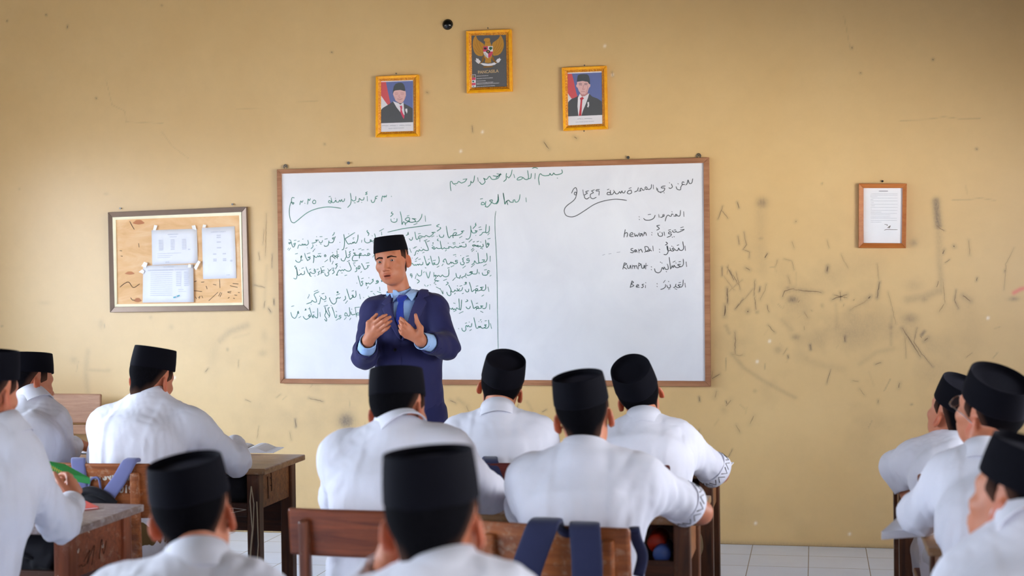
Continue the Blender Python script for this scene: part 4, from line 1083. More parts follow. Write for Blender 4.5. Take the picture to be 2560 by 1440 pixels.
def text_on(name, txt, pos, size, mat, parent, loc, y, align='LEFT', squeeze=1.0, rot=0.0, bold=0.0):
    """lettering lying on a surface that faces the room; pos in photograph pixels, size in metres"""
    c = bpy.data.curves.new(name, 'FONT')
    c.body = txt
    c.size = size
    c.align_x = align
    c.offset = bold
    tmp = bpy.data.objects.new(name, c)
    COL.objects.link(tmp)
    dg = bpy.context.evaluated_depsgraph_get()
    me = bpy.data.meshes.new_from_object(tmp.evaluated_get(dg))
    bpy.data.objects.remove(tmp)
    o = link_mesh(name, me, mat, parent)
    p = py(pos[0], pos[1], y) - np.array(loc)
    o.location = p
    o.rotation_euler = (PI / 2, rot, 0)
    o.scale = (squeeze, 1, 1)
    return o


# emblem
GZ = zf(1160, 60, 8.0)
gq = lambda *p: [GZ(*k) for k in p]
t, loc = picture('emblem_picture', 'golden bird emblem on grey in a bright yellow frame, topmost of the three pictures',
                 gq((38, 140), (945, 98), (965, 1345), (50, 1385)), gq((140, 225), (832, 210), (850, 1245), (155, 1270)))
S = Sheet(t, loc, GZ, -0.013, 'print')
S.poly('print', 'p_grey', [(132, 215), (840, 200), (858, 1255), (148, 1280)])
S.poly('banner', 'p_white', [(212, 715), (245, 740), (240, 680), (270, 695), (285, 690), (300, 715), (330, 740), (330, 780), (400, 785), (480, 795), (560, 785), (625, 762), (640, 740), (665, 700), (700, 690), (712, 670), (725, 705), (745, 700), (700, 770), (655, 780), (620, 815), (540, 835), (480, 840), (400, 832), (340, 800), (290, 795), (255, 770)])
S.poly('wings', 'p_gold', [(240, 228), (205, 260), (180, 330), (172, 420), (185, 500), (205, 560), (240, 610), (290, 638), (370, 642), (400, 560), (405, 420), (385, 390), (330, 355), (280, 320), (252, 270)],
       [(720, 212), (755, 250), (785, 320), (798, 400), (790, 470), (765, 540), (730, 590), (680, 625), (590, 635), (560, 560), (555, 420), (580, 370), (640, 330), (690, 290), (715, 250)])
S.poly('bird_body', 'p_gold', [(400, 300), (430, 285), (505, 282), (522, 300), (518, 345), (545, 420), (575, 560), (560, 660), (540, 700), (545, 770), (480, 780), (415, 770), (430, 700), (400, 660), (385, 560), (410, 430), (425, 355), (395, 335)])
S.poly('legs', 'p_gold_dark', [(375, 650), (425, 680), (375, 760), (350, 770), (360, 700)], [(540, 680), (590, 650), (600, 700), (650, 765), (620, 775), (575, 730)], [(300, 785), (350, 760), (360, 780), (310, 800)], [(610, 760), (655, 750), (665, 775), (625, 785)])
S.strokes('feather_lines', 'p_gold_dark', '250,300 270,420 330,540 370,600; 215,400 270,500 340,590; 200,480 260,560 340,620; 300,340 330,430 380,520; 720,280 690,420 630,540 590,600; 755,380 700,490 620,590; 770,460 700,560 610,615; 660,330 640,430 580,520; 430,350 480,370 530,345; 440,720 445,765; 480,700 480,775; 515,720 515,765; 400,320 440,325', 0.0014)
S.poly('shield', 'p_white', [(385, 448), (575, 442), (578, 560), (560, 610), (520, 660), (482, 685), (440, 660), (400, 610), (386, 560)])
S.poly('shield_red', 'p_rose', [(385, 448), (478, 446), (478, 550), (386, 556)], [(482, 556), (578, 548), (570, 600), (535, 650), (484, 682)])
S.poly('shield_tree', 'p_green', oval(533, 484, 36, 28), [(524, 500), (542, 500), (545, 525), (520, 525)])
S.poly('shield_bull', 'p_black', oval(425, 490, 30, 22), oval(484, 552, 42, 34), [(470, 570), (500, 570), (486, 602)])
S.poly('shield_star', 'p_gold', [(482 + (22 if k % 2 == 0 else 10) * math.sin(k * PI / 5), 552 - (22 if k % 2 == 0 else 10) * math.cos(k * PI / 5)) for k in range(10)])
S.strokes('shield_grain', 'p_black', '400,585 430,635 465,672; 415,575 445,625 470,655', 0.0012)
S.poly('motto_plate', 'p_gold_dark', [(385, 850), (575, 835), (578, 862), (385, 878)])
S.poly('symbol_strip', 'p_white', [(150, 1015), (235, 1010), (238, 1262), (153, 1268)])
S.poly('strip_grey', 'p_grey', [(156, 1022), (228, 1018), (229, 1068), (157, 1072)])
S.poly('strip_red', 'p_rose', [(155, 1074), (230, 1070), (231, 1120), (156, 1124)], [(155, 1180), (231, 1176), (232, 1222), (156, 1227)])
S.poly('strip_marks', 'p_green', oval(185, 1150, 20, 16), oval(190, 1245, 18, 7))
S.poly('strip_star', 'p_gold', oval(182, 1046, 16, 14))
text_on('title_lettering', 'PANCASILA', GZ(484, 980), 0.0235, 'p_text', S.root, loc, -0.0180, 'CENTER', 0.98, -0.03, 0.0006)
for k, (txt, yy, sq) in enumerate((('KETUHANAN YANG MAHA ESA', 1050, .92), ('KEMANUSIAAN YANG ADIL DAN BERADAB', 1100, .92), ('PERSATUAN INDONESIA', 1150, .92), ('KERAKYATAN YANG DIPIMPIN OLEH HIKMAT', 1188, .90),
                                   ('KEBIJAKSANAAN DALAM PERMUSYAWARATAN/PERWAKILAN', 1212, .90), ('KEADILAN SOSIAL BAGI SELURUH RAKYAT INDONESIA', 1258, .82))):
    text_on('principle_line', txt, GZ(252, yy), 0.0052, 'p_white', S.root, loc, -0.0180, 'LEFT', sq, -0.02, 0.00012)
nail(1221, 71, 'tiny nail above the bright yellow emblem frame', 0.004)

# portraits
PZ = zf(930, 180, 8.47)
pq = lambda *p: [PZ(*k) for k in p]
t, loc = picture('portrait_picture', 'gold framed portrait of a smiling older man in black cap, left of the emblem',
                 pq((75, 90), (985, 50), (995, 1360), (70, 1385)), pq((180, 190), (865, 165), (870, 1245), (180, 1265)))
S = Sheet(t, loc, PZ, -0.013, 'print')
S.poly('print', 'p_white', [(172, 180), (872, 155), (878, 1255), (172, 1275)])
S.poly('backdrop', 'p_blue', [(178, 215), (866, 188), (866, 1062), (180, 1086)])
S.poly('flag', 'p_flag', [(178, 215), (295, 210), (330, 390), (390, 660), (330, 720), (178, 520)])
S.poly('flag_white', 'p_white', [(178, 480), (260, 600), (335, 700), (290, 800), (180, 900)])
S.poly('suit', 'p_suit', [(180, 1084), (182, 810), (230, 760), (330, 700), (440, 630), (680, 670), (780, 720), (866, 775), (866, 1062)])
S.poly('shirt', 'p_white', [(445, 620), (560, 660), (600, 690), (665, 640), (690, 900), (680, 920), (600, 850), (520, 750)])
S.poly('face', 'p_skin', [(450, 400), (560, 378), (700, 385), (715, 430), (718, 500), (700, 560), (668, 620), (620, 665), (570, 655), (500, 610), (470, 540), (445, 470)])
S.poly('hat', 'p_hat', [(440, 470), (445, 390), (465, 300), (500, 250), (560, 228), (620, 225), (660, 245), (690, 300), (705, 395), (690, 405), (600, 380), (500, 390), (465, 405)])
S.poly('tie', 'p_rose', [(585, 720), (635, 712), (640, 760), (630, 800), (650, 860), (688, 930), (672, 995), (640, 940), (600, 850), (605, 770)])
S.poly('medal', 'p_white', [(705, 780), (745, 775), (750, 840), (735, 885), (722, 840), (708, 835)])
S.strokes('features', 'p_skin_dark', '480,448 520,440 555,450; 600,445 645,440 680,450; 490,475 520,470 545,478; 610,474 640,468 672,474; 575,480 570,530 590,540 610,530; 530,570 580,590 640,572; 540,560 590,575 650,560; 480,520 490,560; 700,520 690,570', 0.0022)
S.strokes('caption', 'p_caption', '205,1140 250,1136 300,1140 350,1134; 380,1138 420,1132 470,1136 510,1130; 530,1134 545,1130; 580,1132 640,1128 690,1132; 705,1128 760,1124 828,1128', 0.0022)
text_on('caption_title', 'PRESIDEN REPUBLIK INDONESIA', PZ(515, 1200), 0.0075, 'p_caption', S.root, loc, -0.0170, 'CENTER', 0.86, -0.02, 0.0)
nail(992, 184.5, 'tiny nail above the left portrait frame', 0.004)

RZ_ = zf(1396, 156, 8.182)
rq = lambda *p: [RZ_(*k) for k in p]
t, loc = picture('portrait_picture', 'gold framed portrait of a young man with red tie, right of the emblem',
                 rq((65, 105), (985, 65), (1010, 1360), (95, 1400)), rq((180, 205), (880, 175), (895, 1250), (195, 1285)))
S = Sheet(t, loc, RZ_, -0.013, 'print')
S.poly('print', 'p_white', [(172, 195), (888, 165), (904, 1260), (186, 1297)])
S.poly('backdrop', 'p_blue', [(180, 232), (884, 205), (896, 1075), (190, 1105)])
S.poly('flag', 'p_flag', [(180, 236), (275, 232), (310, 360), (350, 560), (390, 700), (270, 745), (185, 640)])
S.poly('flag_white', 'p_white', [(185, 620), (225, 680), (272, 742), (215, 790), (190, 830)])
S.poly('suit', 'p_suit', [(190, 1105), (200, 820), (260, 755), (400, 690), (630, 640), (690, 700), (800, 740), (885, 800), (896, 1075)])
S.poly('shirt', 'p_white', [(440, 640), (400, 720), (390, 900), (410, 1092), (470, 1092), (500, 990), (560, 850), (600, 740), (632, 630), (540, 690), (480, 700)])
S.poly('neck', 'p_skin_dark', [(440, 610), (590, 590), (610, 640), (540, 690), (480, 700), (445, 650)])
S.poly('face', 'p_skin', [(380, 400), (500, 378), (620, 390), (632, 440), (655, 450), (650, 500), (625, 520), (600, 600), (545, 655), (480, 655), (420, 590), (395, 520), (368, 500), (365, 460), (382, 450)])
S.poly('hat', 'p_hat', [(378, 400), (385, 320), (400, 265), (440, 245), (520, 238), (590, 245), (622, 275), (640, 350), (645, 450), (625, 440), (600, 400), (500, 380), (400, 390)])
S.poly('tie', 'p_tie', [(440, 730), (490, 705), (525, 735), (490, 765), (480, 900), (470, 1092), (415, 1092), (440, 930), (455, 780)])
S.poly('medal', 'p_white', [(590, 815), (625, 808), (630, 880), (610, 925), (588, 905), (600, 870)])
S.strokes('features', 'p_hair', '415,440 450,428 480,440; 530,440 565,425 595,438; 425,462 450,456 475,464; 535,460 560,452 588,460', 0.0030)
S.strokes('nose_and_mouth', 'p_skin_dark', '510,460 505,530 490,545 515,552 540,540; 460,600 500,592 540,600; 600,480 590,560 560,620', 0.0026)
S.strokes('caption', 'p_caption', '390,1158 430,1152 470,1156; 490,1152 505,1158; 530,1152 590,1148 690,1152', 0.0022)
text_on('caption_title', 'WAKIL PRESIDEN REPUBLIK INDONESIA', RZ_(540, 1222), 0.0075, 'p_caption', S.root, loc, -0.0170, 'CENTER', 0.78, -0.02, 0.0)
nail(1462, 164, 'tiny nail above the right portrait frame', 0.004)
nail(1461, 328, 'tiny nail just under the right portrait frame', 0.004)

# framed document on the right
DZ = zf(2120, 440, 7.2)
dq = lambda *p: [DZ(*k) for k in p]
t, loc = picture('framed_document', 'printed letter in a plain orange wood frame, right of the whiteboard', dq((195, 135), (1060, 135), (1045, 1300), (190, 1295)), dq((280, 215), (985, 215), (970, 1210), (280, 1205)), 'document', False, 0.034)
S = Sheet(t, loc, DZ, -0.012, 'sheet')
S.poly('sheet', 'paper_white', [(272, 205), (995, 205), (980, 1220), (272, 1215)])
S.strokes('heading', 'p_caption', '560,272 640,272 715,272', 0.0045)
S.strokes('body_text', 'paper_print', ';'.join('%d,%d %d,%d %d,%d' % (a, y, (a + b) / 2, y, b, y) for y, a, b in [(320, 420, 890), (345, 400, 890), (372, 400, 530), (398, 420, 890), (425, 410, 455), (450, 410, 890), (480, 420, 460), (510, 410, 890), (535, 420, 480), (565, 410, 890), (595, 415, 425), (620, 410, 890), (650, 410, 600), (674, 410, 880), (700, 410, 760), (735, 410, 760), (760, 410, 880), (800, 410, 880), (830, 410, 600)]), 0.0026)
S.strokes('signature', 'ink_pencil', '660,870 710,880 700,895; 710,935 745,905 765,900 730,935 760,930; 655,975 700,962 800,965 890,965', 0.0022)
nail(2206, 453.5, 'dark nail above the orange wood document frame', 0.006, 'black_plastic')

# small black round cap high on the wall
p = py(1119.5, 61.5, 0)
t = thing('wall_cap', 'small round black plastic cap high on the wall above the pictures', 'wall cap', p)
mb = MB()
prof = [(0.0275, 0.01), (0.0275, -0.006), (0.0262, -0.010), (0.022, -0.016), (0.015, -0.020), (0.007, -0.0225)]
mb.loft([[np.array([r * math.cos(a), y, r * math.sin(a)]) for a in np.linspace(0, 2 * PI, 28, endpoint=False)] for r, y in prof])
mb.build('dome', 'black_plastic', t, smooth=True)
mb = MB()
mb.tube([(0.028 * math.cos(a), -0.003, 0.028 * math.sin(a)) for a in np.linspace(0, 2 * PI, 30)], 0.0025, 6)
mb.build('rim', 'black_plastic', t, smooth=True)


# ------------------------------------------------------------------ school desks and chairs
def make_desk(label, x, y, rz=0.0, top='desk_top_wood', body='desk_wood', leg='leg_wood', w=1.2, d=0.47):
    """origin on the floor under the middle; +y is the side towards the whiteboard"""
    t = thing('school_desk', label, 'desk', (x, y, 0), rz, 'two-seat school desks')
    hw, hd, H = w / 2, d / 2, 0.74
    MB().box((-hw, -hd, H - 0.024), (hw, hd, H)).build('tabletop', top, t, bevel=0.004)
    k = 0.052
    ix, iy = hw - 0.035, hd - 0.022
    for sx in (-1, 1):
        for sy in (-1, 1):
            a, b = sx * ix, sy * iy
            MB().box((min(a, a - sx * k), min(b, b - sy * k), 0), (max(a, a - sx * k), max(b, b - sy * k), H - 0.024)).build('leg', leg, t, bevel=0.005)
        x0 = sx * (ix - 0.012)
        x1 = sx * (ix - 0.030)
        MB().box((min(x0, x1), -iy + k, H - 0.17), (max(x0, x1), iy - k, H - 0.024)).build('side_panel', body, t, bevel=0.002)
        MB().box((min(x0, x1), -iy + k, 0.12), (max(x0, x1), iy - k, 0.17)).build('stretcher', body, t, bevel=0.003)
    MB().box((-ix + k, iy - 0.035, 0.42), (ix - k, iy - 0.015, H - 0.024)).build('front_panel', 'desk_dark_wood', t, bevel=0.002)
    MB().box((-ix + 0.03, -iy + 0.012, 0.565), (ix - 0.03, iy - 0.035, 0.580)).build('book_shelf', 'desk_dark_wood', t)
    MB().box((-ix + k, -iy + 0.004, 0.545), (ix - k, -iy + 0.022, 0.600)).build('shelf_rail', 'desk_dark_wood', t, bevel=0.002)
    MB().box((-ix + k, iy - k, 0.12), (ix - k, iy - k + 0.03, 0.17)).build('foot_rail', body, t, bevel=0.003)
    return t


DESKS = {}
DESKS['L1'] = make_desk('brown desk with a cream cord hanging down its leg, left of the teacher', -2.12, -2.43)
DESKS['L2'] = make_desk('worn reddish desk with a purplish grey top at the left edge of the photo', -2.20, -3.80, 0.0, 'gray_top_wood', 'red_desk_wood', 'red_leg_wood')
DESKS['M1'] = make_desk('brown desk of the front middle row with an open notebook at its right end', -0.345, -2.335, 0.0, 'desk_top_wood', 'desk_wood', 'leg_wood')
DESKS['M2'] = make_desk('brown desk behind the front middle row, red and blue bottles in its shelf', -0.345, -3.365, 0.0, 'desk_top_wood', 'desk_wood', 'leg_wood')
DESKS['R1'] = make_desk('brown desk of the front row at the right edge of the photo', 1.465, -2.345, 0.0, 'desk_top_wood', 'desk_wood', 'leg_wood')
DESKS['R2'] = make_desk('brown desk at the right edge with a white booklet poking out', 1.50, -3.765, 0.0, 'desk_top_wood', 'desk_wood', 'leg_wood')


def scrawl(name, parent, mat, strokes, place, w):
    """pen or chalk marks on a part; place maps (u, v) to local coordinates and gives the in-plane side"""
    mb = MB()
    for st in strokes:
        pts = [np.array(place(u, v)) for u, v in smooth(st, 1 if mat == 'stencil_white' else 4)]
        n = len(pts)
        for i in range(n - 1):
            a, b = pts[i], pts[i + 1]
            mb.tube([a, b], w / 2, 5)
    return mb.build(name, mat, parent)


# marks on the left desks
leg_marks = lambda x, y: (lambda u, v: (x + u, y, v))
scrawl('chalk_letters', DESKS['L2'], 'stencil_white',
       [[(0, .590), (0, .560), (.016, .560)], [(0, .560), (.012, .548), (.002, .540)], [(0, .525), (.016, .525), (.016, .500)], [(0, .525), (0, .500)], [(.008, .525), (.008, .505)],
        [(0, .480), (.016, .490), (.0, .460), (.016, .452)], [(.0, .440), (.016, .428), (.0, .415)], [(.008, .437), (.008, .418)]],
       leg_marks(0.528, -0.2145), 0.0025)
scrawl('scratches', DESKS['L2'], 'stencil_white', [[(-.14, .655), (-.138, .645), (-.132, .650), (-.132, .658)], [(-.07, .70), (-.062, .695), (-.066, .703)], [(.02, .64), (.022, .632), (.03, .632), (.03, .642)], [(-.15, .58), (-.151, .572)]],
       lambda u, v: (0.5545, u, v), 0.002)
scrawl('ink_scribble', DESKS['L2'], 'ink_pencil', [[(-.10, .61), (-.06, .64), (-.08, .60), (-.03, .65), (-.05, .59)], [(-.13, .60), (-.115, .605), (-.11, .597), (-.09, .60)], [(.0, .60), (.02, .66), (.03, .61), (.05, .65)]],
       lambda u, v: (0.5545, u, v), 0.002)
scrawl('zigzag_mark', DESKS['L1'], 'stencil_white', [[(.42, .562), (.45, .562), (.45, .578), (.42, .578), (.42, .562)], [(.45, .562), (.475, .562), (.475, .578), (.45, .578)], [(.475, .562), (.53, .574), (.47, .58)]],
       lambda u, v: (u - 0.02, -0.2115, v), 0.003)
scrawl('ink_writing', DESKS['L1'], 'ink_pencil', [[(-.09, .69), (-.088, .66), (-.084, .64), (-.086, .60)], [(-.05, .70), (-.048, .67), (-.045, .65), (-.046, .625)], [(-.06, .68), (-.052, .678)], [(-.06, .65), (-.05, .648)]],
       lambda u, v: (0.5545, u, v), 0.003)
cord = thing('hanging_cord', 'thin cream cord looped on a nail of the left brown desk leg', 'cord', (-1.58, -2.66, 0.66))
mb = MB()
mb.tube([(0.0, 0, 0.01), (-.006, 0, -.05), (.002, 0, -.16), (-.008, 0, -.25), (-.006, 0, -.36), (-.014, 0, -.5), (-.012, 0, -.62)], 0.0024, 6)
mb.tube([(0.0, 0, 0.01), (.010, 0, -.06), (.006, 0, -.15), (-.010, 0, -.3), (-.002, 0, -.45)], 0.0022, 6)
mb.tube([(0.022, 0, -0.05), (.024, 0, -.12), (.026, 0, -.22), (.018, 0, -.32), (.010, 0, -.42), (.004, 0, -.55), (-.004, 0, -.64)], 0.0024, 6)
mb.build('strand', 'cord_cream', cord, smooth=True)


def make_chair(label, x, y, rz=0.0, board='chair_wood', post='chair_post_wood', top=0.835, hb=0.145, w=0.43, plain=False):
    t = thing('school_chair', label, 'chair', (x, y, 0), rz, 'wooden school chairs')
    hw = w / 2
    MB().box((-hw + .01, -0.20, 0.425), (hw - .01, 0.20, 0.447)).build('seat', board, t, bevel=0.006)
    # backrest board, slightly curved and leaning back
    n = 10
    front, back = [], []
    rings = []
    for i in range(n + 1):
        u = -hw + w * i / n
        cv = -0.205 - 0.012 * (1 - (2 * i / n - 1) ** 2)
        zc = 0.0
        rings.append([(u, cv, top - hb), (u, cv - .02, top - hb), (u, cv - .035, top + zc), (u, cv - .015, top + zc)])
    MB().loft(rings).build('backrest', board, t, bevel=0.008)
    for s in (-1, 1):
        x0 = s * (hw - 0.055)
        MB().hexa([(x0 - .016, -0.235, 0), (x0 + .016, -0.235, 0), (x0 + .016, -0.195, 0), (x0 - .016, -0.195, 0),
                   (x0 - .016, -0.262, top - .03), (x0 + .016, -0.262, top - .03), (x0 + .016, -0.232, top - .03), (x0 - .016, -0.232, top - .03)]).build('leg', post, t, bevel=0.009, seg=3)
        MB().box((x0 - .018, 0.155, 0), (x0 + .018, 0.19, 0.425)).build('leg', post, t, bevel=0.004)
        MB().box((x0 - .010, -0.21, 0.18), (x0 + .010, 0.16, 0.215)).build('side_rail', post, t, bevel=0.003)
        MB().box((x0 - .012, -0.21, 0.37), (x0 + .012, 0.16, 0.425)).build('seat_rail', post, t, bevel=0.003)
    MB().box((-hw + .05, 0.16, 0.37), (hw - .05, 0.185, 0.425)).build('front_rail', post, t, bevel=0.003)
    return t


CH = {}
CH['C'] = make_chair('chair with faded stencilled letters and two grey-blue straps over its back', -1.955, -2.96, 0.02, 'worn_chair_wood', 'worn_chair_wood', 0.825, 0.20, 0.39)
CH['B'] = make_chair('chair under the leftmost boy of the front row', -2.47, -3.0, 0.0)
CH['E'] = make_chair('dark maroon chair with a navy strap, behind the boy under the whiteboard', -0.42, -2.93, 0.0, 'dark_chair_wood', 'dark_chair_wood', 0.845, 0.15, 0.42)
CH['G'] = make_chair('dark maroon chair behind the boy with rolled sleeves under the board corner', -0.07, -2.93, -0.02, 'dark_chair_wood', 'dark_chair_wood', 0.845, 0.15, 0.39)
CH['D'] = make_chair('smooth red-brown chair, left of the two in the middle', -0.63, -3.98, -0.03, 'chair_wood', 'chair_post_wood', 0.845, 0.135, 0.44)
CH['F'] = make_chair('scuffed orange-brown chair with two wide navy straps over its back', -0.06, -4.03, -0.16, 'worn_chair_wood', 'worn_chair_wood', 0.825, 0.17, 0.445)
CH['A'] = make_chair('chair under the boy at the left edge of the photo', -1.83, -4.38, 0.0)
CH['J'] = make_chair('chair under the boy nearest the wall on the right side', 1.14, -2.98, 0.0)
CH['K'] = make_chair('chair under the boy in glasses on the right', 1.14, -4.32, 0.0)
CH['H'] = make_chair('chair under the boy whose cap rises before the left desk', -0.64, -5.62, 0.0)
CH['I'] = make_chair('chair under the nearest boy in the middle', -0.02, -5.98, 0.0)
CH['L'] = make_chair('chair under the nearest boy at the right edge', 1.03, -5.32, 0.0)
CH['T'] = make_chair('pale wooden chair standing against the wall at far left', -3.70, -0.42, PI - 0.0, 'pale_chair_wood', 'pale_chair_wood', 0.82, 0.17, 0.44)

# stencilled letters on the chair back
cb = CH['C']
for txt, X, Y in (('MTS', 222, 1199), ('NU', 258, 1199), ('MIU', 298, 1200), ('2', 232, 1231), ('2019', 282, 1231)):
    c = bpy.data.curves.new('stencil_letters', 'FONT')
    c.body, c.size, c.offset = txt, .037, 0.0012
    tmp = bpy.data.objects.new('stencil_letters', c)
    COL.objects.link(tmp)
    me = bpy.data.meshes.new_from_object(tmp.evaluated_get(bpy.context.evaluated_depsgraph_get()))
    bpy.data.objects.remove(tmp)
    o = link_mesh('stencil_letters', me, 'stencil_white', cb)
    p = py(X, Y, -3.205)
    o.rotation_euler = (PI / 2 - 0.075, 0, 0)
    o.location = (p[0] + 1.955, -0.2385 - (p[2] - 0.625) * 0.075, p[2])
t = CH['T']
for za, zb in ((.585, .640),):
    MB().box((-.21, -.232, za), (.21, -.215, zb)).build('back_slat', 'pale_chair_wood', t, bevel=0.004)
MB().box((-.205, -.2585, .772), (.205, -.2560, .7755)).build('slat_shade_strip', 'desk_dark_wood', t)  # solid dark strip standing in for the shaded gap between slats


# ------------------------------------------------------------------ smooth solids: signed distances -> surface nets
def V3(*a):
    return np.array(a, np.float32)


def rot(rx=0, ry=0, rz=0):
    cx, sx, cy, sy, cz, sz = math.cos(rx), math.sin(rx), math.cos(ry), math.sin(ry), math.cos(rz), math.sin(rz)
    X = np.array([[1, 0, 0], [0, cx, -sx], [0, sx, cx]])
    Y = np.array([[cy, 0, sy], [0, 1, 0], [-sy, 0, cy]])
    Z = np.array([[cz, -sz, 0], [sz, cz, 0], [0, 0, 1]])
    return (Z @ X @ Y).astype(np.float32)


def d_cone(P, a, b, ra, rb):
    a, b = np.asarray(a, np.float32), np.asarray(b, np.float32)
    ba = b - a
    pa = P - a
    t = np.clip(pa @ ba / (ba @ ba + 1e-9), 0, 1)
    return np.linalg.norm(pa - t[:, None] * ba, axis=1) - (ra + (rb - ra) * t)


def d_ell(P, c, r, R=None):
    q = P - np.asarray(c, np.float32)
    if R is not None:
        q = q @ R
    r = np.asarray(r, np.float32)
    k0 = np.linalg.norm(q / r, axis=1)
    k1 = np.linalg.norm(q / (r * r), axis=1)
    return k0 * (k0 - 1) / np.maximum(k1, 1e-6)


def d_ecap(P, a, b, wa, da, wb, db, xdir):
    """tapered capsule with an oval section: half width w along xdir, half depth d across"""
    a, b = np.asarray(a, np.float32), np.asarray(b, np.float32)
    ax = b - a
    L = np.linalg.norm(ax)
    ax = ax / L
    x = np.asarray(xdir, np.float32)
    x = x - ax * (x @ ax)
    x /= np.linalg.norm(x)
    y = np.cross(ax, x)
    pa = P - a
    t0 = pa @ ax
    t = np.clip(t0 / L, 0, 1)
    w, d = wa + (wb - wa) * t, da + (db - da) * t
    ex = t0 - t * L
    k = np.sqrt(((pa @ x) / w) ** 2 + ((pa @ y) / d) ** 2 + (ex / d) ** 2)
    return (k - 1) * np.minimum(w, d)


def smin(a, b, k):
    h = np.clip(0.5 + 0.5 * (b - a) / k, 0, 1)
    return b * (1 - h) + a * h - k * h * (1 - h)


def smax(a, b, k):
    return -smin(-a, -b, k)


def d_poly2(x, z, pts):
    """signed distance to a 2-D polygon, negative inside"""
    pts = np.asarray(pts, np.float32)
    p = np.stack([x, z], -1)
    d = np.full(len(p), 1e9, np.float32)
    s = np.ones(len(p), np.float32)
    n = len(pts)
    for i in range(n):
        a, b = pts[i], pts[i - 1]
        e, w = b - a, p - a
        t = np.clip(w @ e / (e @ e + 1e-12), 0, 1)
        d = np.minimum(d, ((w - t[:, None] * e) ** 2).sum(1))
        c1, c2, c3 = p[:, 1] >= a[1], p[:, 1] < b[1], e[0] * w[:, 1] > e[1] * w[:, 0]
        flip = (c1 & c2 & c3) | (~c1 & ~c2 & ~c3)
        s[flip] *= -1
    return s * np.sqrt(d)


def folds(P, seed, lam=0.11, stretch=(1, 1, 1)):
    """warped waves: soft ridges like cloth folds, about -1..1"""
    r = np.random.default_rng(seed)
    Q = P * np.asarray(stretch, np.float32)
    warp = np.zeros_like(Q)
    for _ in range(3):
        k = r.normal(size=3).astype(np.float32)
        k *= 2 * PI / (lam * 2.2) / np.linalg.norm(k)
        warp += np.sin(Q @ k + r.random() * 6.28)[:, None] * (r.normal(size=3) * lam * 0.22).astype(np.float32)
    Q = Q + warp
    out = 0
    for j in range(4):
        k = r.normal(size=3).astype(np.float32)
        k *= 2 * PI / (lam * (0.7 + 0.5 * r.random())) / np.linalg.norm(k)
        w = np.sin(Q @ k + r.random() * 6.28)
        out = out + (1 - 2 * np.abs(w)) * (0.5 if j else 0.8)
    return out / 2.0


BLK = 8


def sdf_mesh(f, lo, hi, h, margin=0.02):
    lo, hi = np.asarray(lo, np.float32), np.asarray(hi, np.float32)
    nb = np.maximum(1, np.ceil((hi - lo) / (h * BLK)).astype(int))
    bi = np.stack(np.meshgrid(*[np.arange(k) for k in nb], indexing='ij'), -1).reshape(-1, 3)
    cen = (lo + (bi + 0.5) * BLK * h).astype(np.float32)
    dc = f(cen)
    act = np.abs(dc) < BLK * h * 0.87 * 1.25 + margin
    N = nb * BLK
    big = np.repeat(np.repeat(np.repeat(np.where(dc > 0, 1.0, -1.0).astype(np.float32).reshape(nb), BLK, 0), BLK, 1), BLK, 2)
    ab = bi[act]
    o = np.stack(np.meshgrid(*[np.arange(BLK)] * 3, indexing='ij'), -1).reshape(-1, 3)
    idx = (ab[:, None, :] * BLK + o[None]).reshape(-1, 3)
    for s in range(0, len(idx), 400000):
        c = idx[s:s + 400000]
        big[c[:, 0], c[:, 1], c[:, 2]] = f((lo + c * h).astype(np.float32))
    V = big
    S = V < 0
    cs = np.zeros(tuple(N - 1), np.int8)
    for dx in (0, 1):
        for dy in (0, 1):
            for dz in (0, 1):
                cs += S[dx:N[0] - 1 + dx, dy:N[1] - 1 + dy, dz:N[2] - 1 + dz]
    cells = np.argwhere((cs > 0) & (cs < 8))
    ids = np.full(tuple(N - 1), -1, np.int32)
    ids[cells[:, 0], cells[:, 1], cells[:, 2]] = np.arange(len(cells))
    acc = np.zeros((len(cells), 3), np.float32)
    cnt = np.zeros(len(cells), np.float32)
    C8 = [np.array([a, b, c]) for a in (0, 1) for b in (0, 1) for c in (0, 1)]
    for a in C8:
        for ax in range(3):
            if a[ax]:
                continue
            b = a.copy()
            b[ax] = 1
            va = V[cells[:, 0] + a[0], cells[:, 1] + a[1], cells[:, 2] + a[2]]
            vb = V[cells[:, 0] + b[0], cells[:, 1] + b[1], cells[:, 2] + b[2]]
            m = (va < 0) != (vb < 0)
            t = np.where(m, va / np.where(m, va - vb, 1), 0)
            p = a[None].astype(np.float32).repeat(len(cells), 0)
            p[:, ax] = t
            acc[m] += p[m]
            cnt[m] += 1
    verts = lo + (cells + acc / cnt[:, None]) * h
    quads = []
    for ax in range(3):
        u, w = (ax + 1) % 3, (ax + 2) % 3
        sl0 = [slice(None)] * 3
        sl1 = [slice(None)] * 3
        sl0[ax], sl1[ax] = slice(0, -1), slice(1, None)
        A, B = S[tuple(sl0)], S[tuple(sl1)]
        e = np.argwhere(A != B)
        e = e[(e[:, u] > 0) & (e[:, w] > 0) & (e[:, u] < N[u] - 1) & (e[:, w] < N[w] - 1)]
        inside = A[e[:, 0], e[:, 1], e[:, 2]]
        q = []
        for du, dw in ((1, 1), (0, 1), (0, 0), (1, 0)):
            c = e.copy()
            c[:, u] -= du
            c[:, w] -= dw
            q.append(ids[c[:, 0], c[:, 1], c[:, 2]])
        q = np.stack(q, 1)
        q[~inside] = q[~inside][:, ::-1]
        quads.append(q)
    q = np.vstack(quads)
    return verts, q[(q >= 0).all(1)]


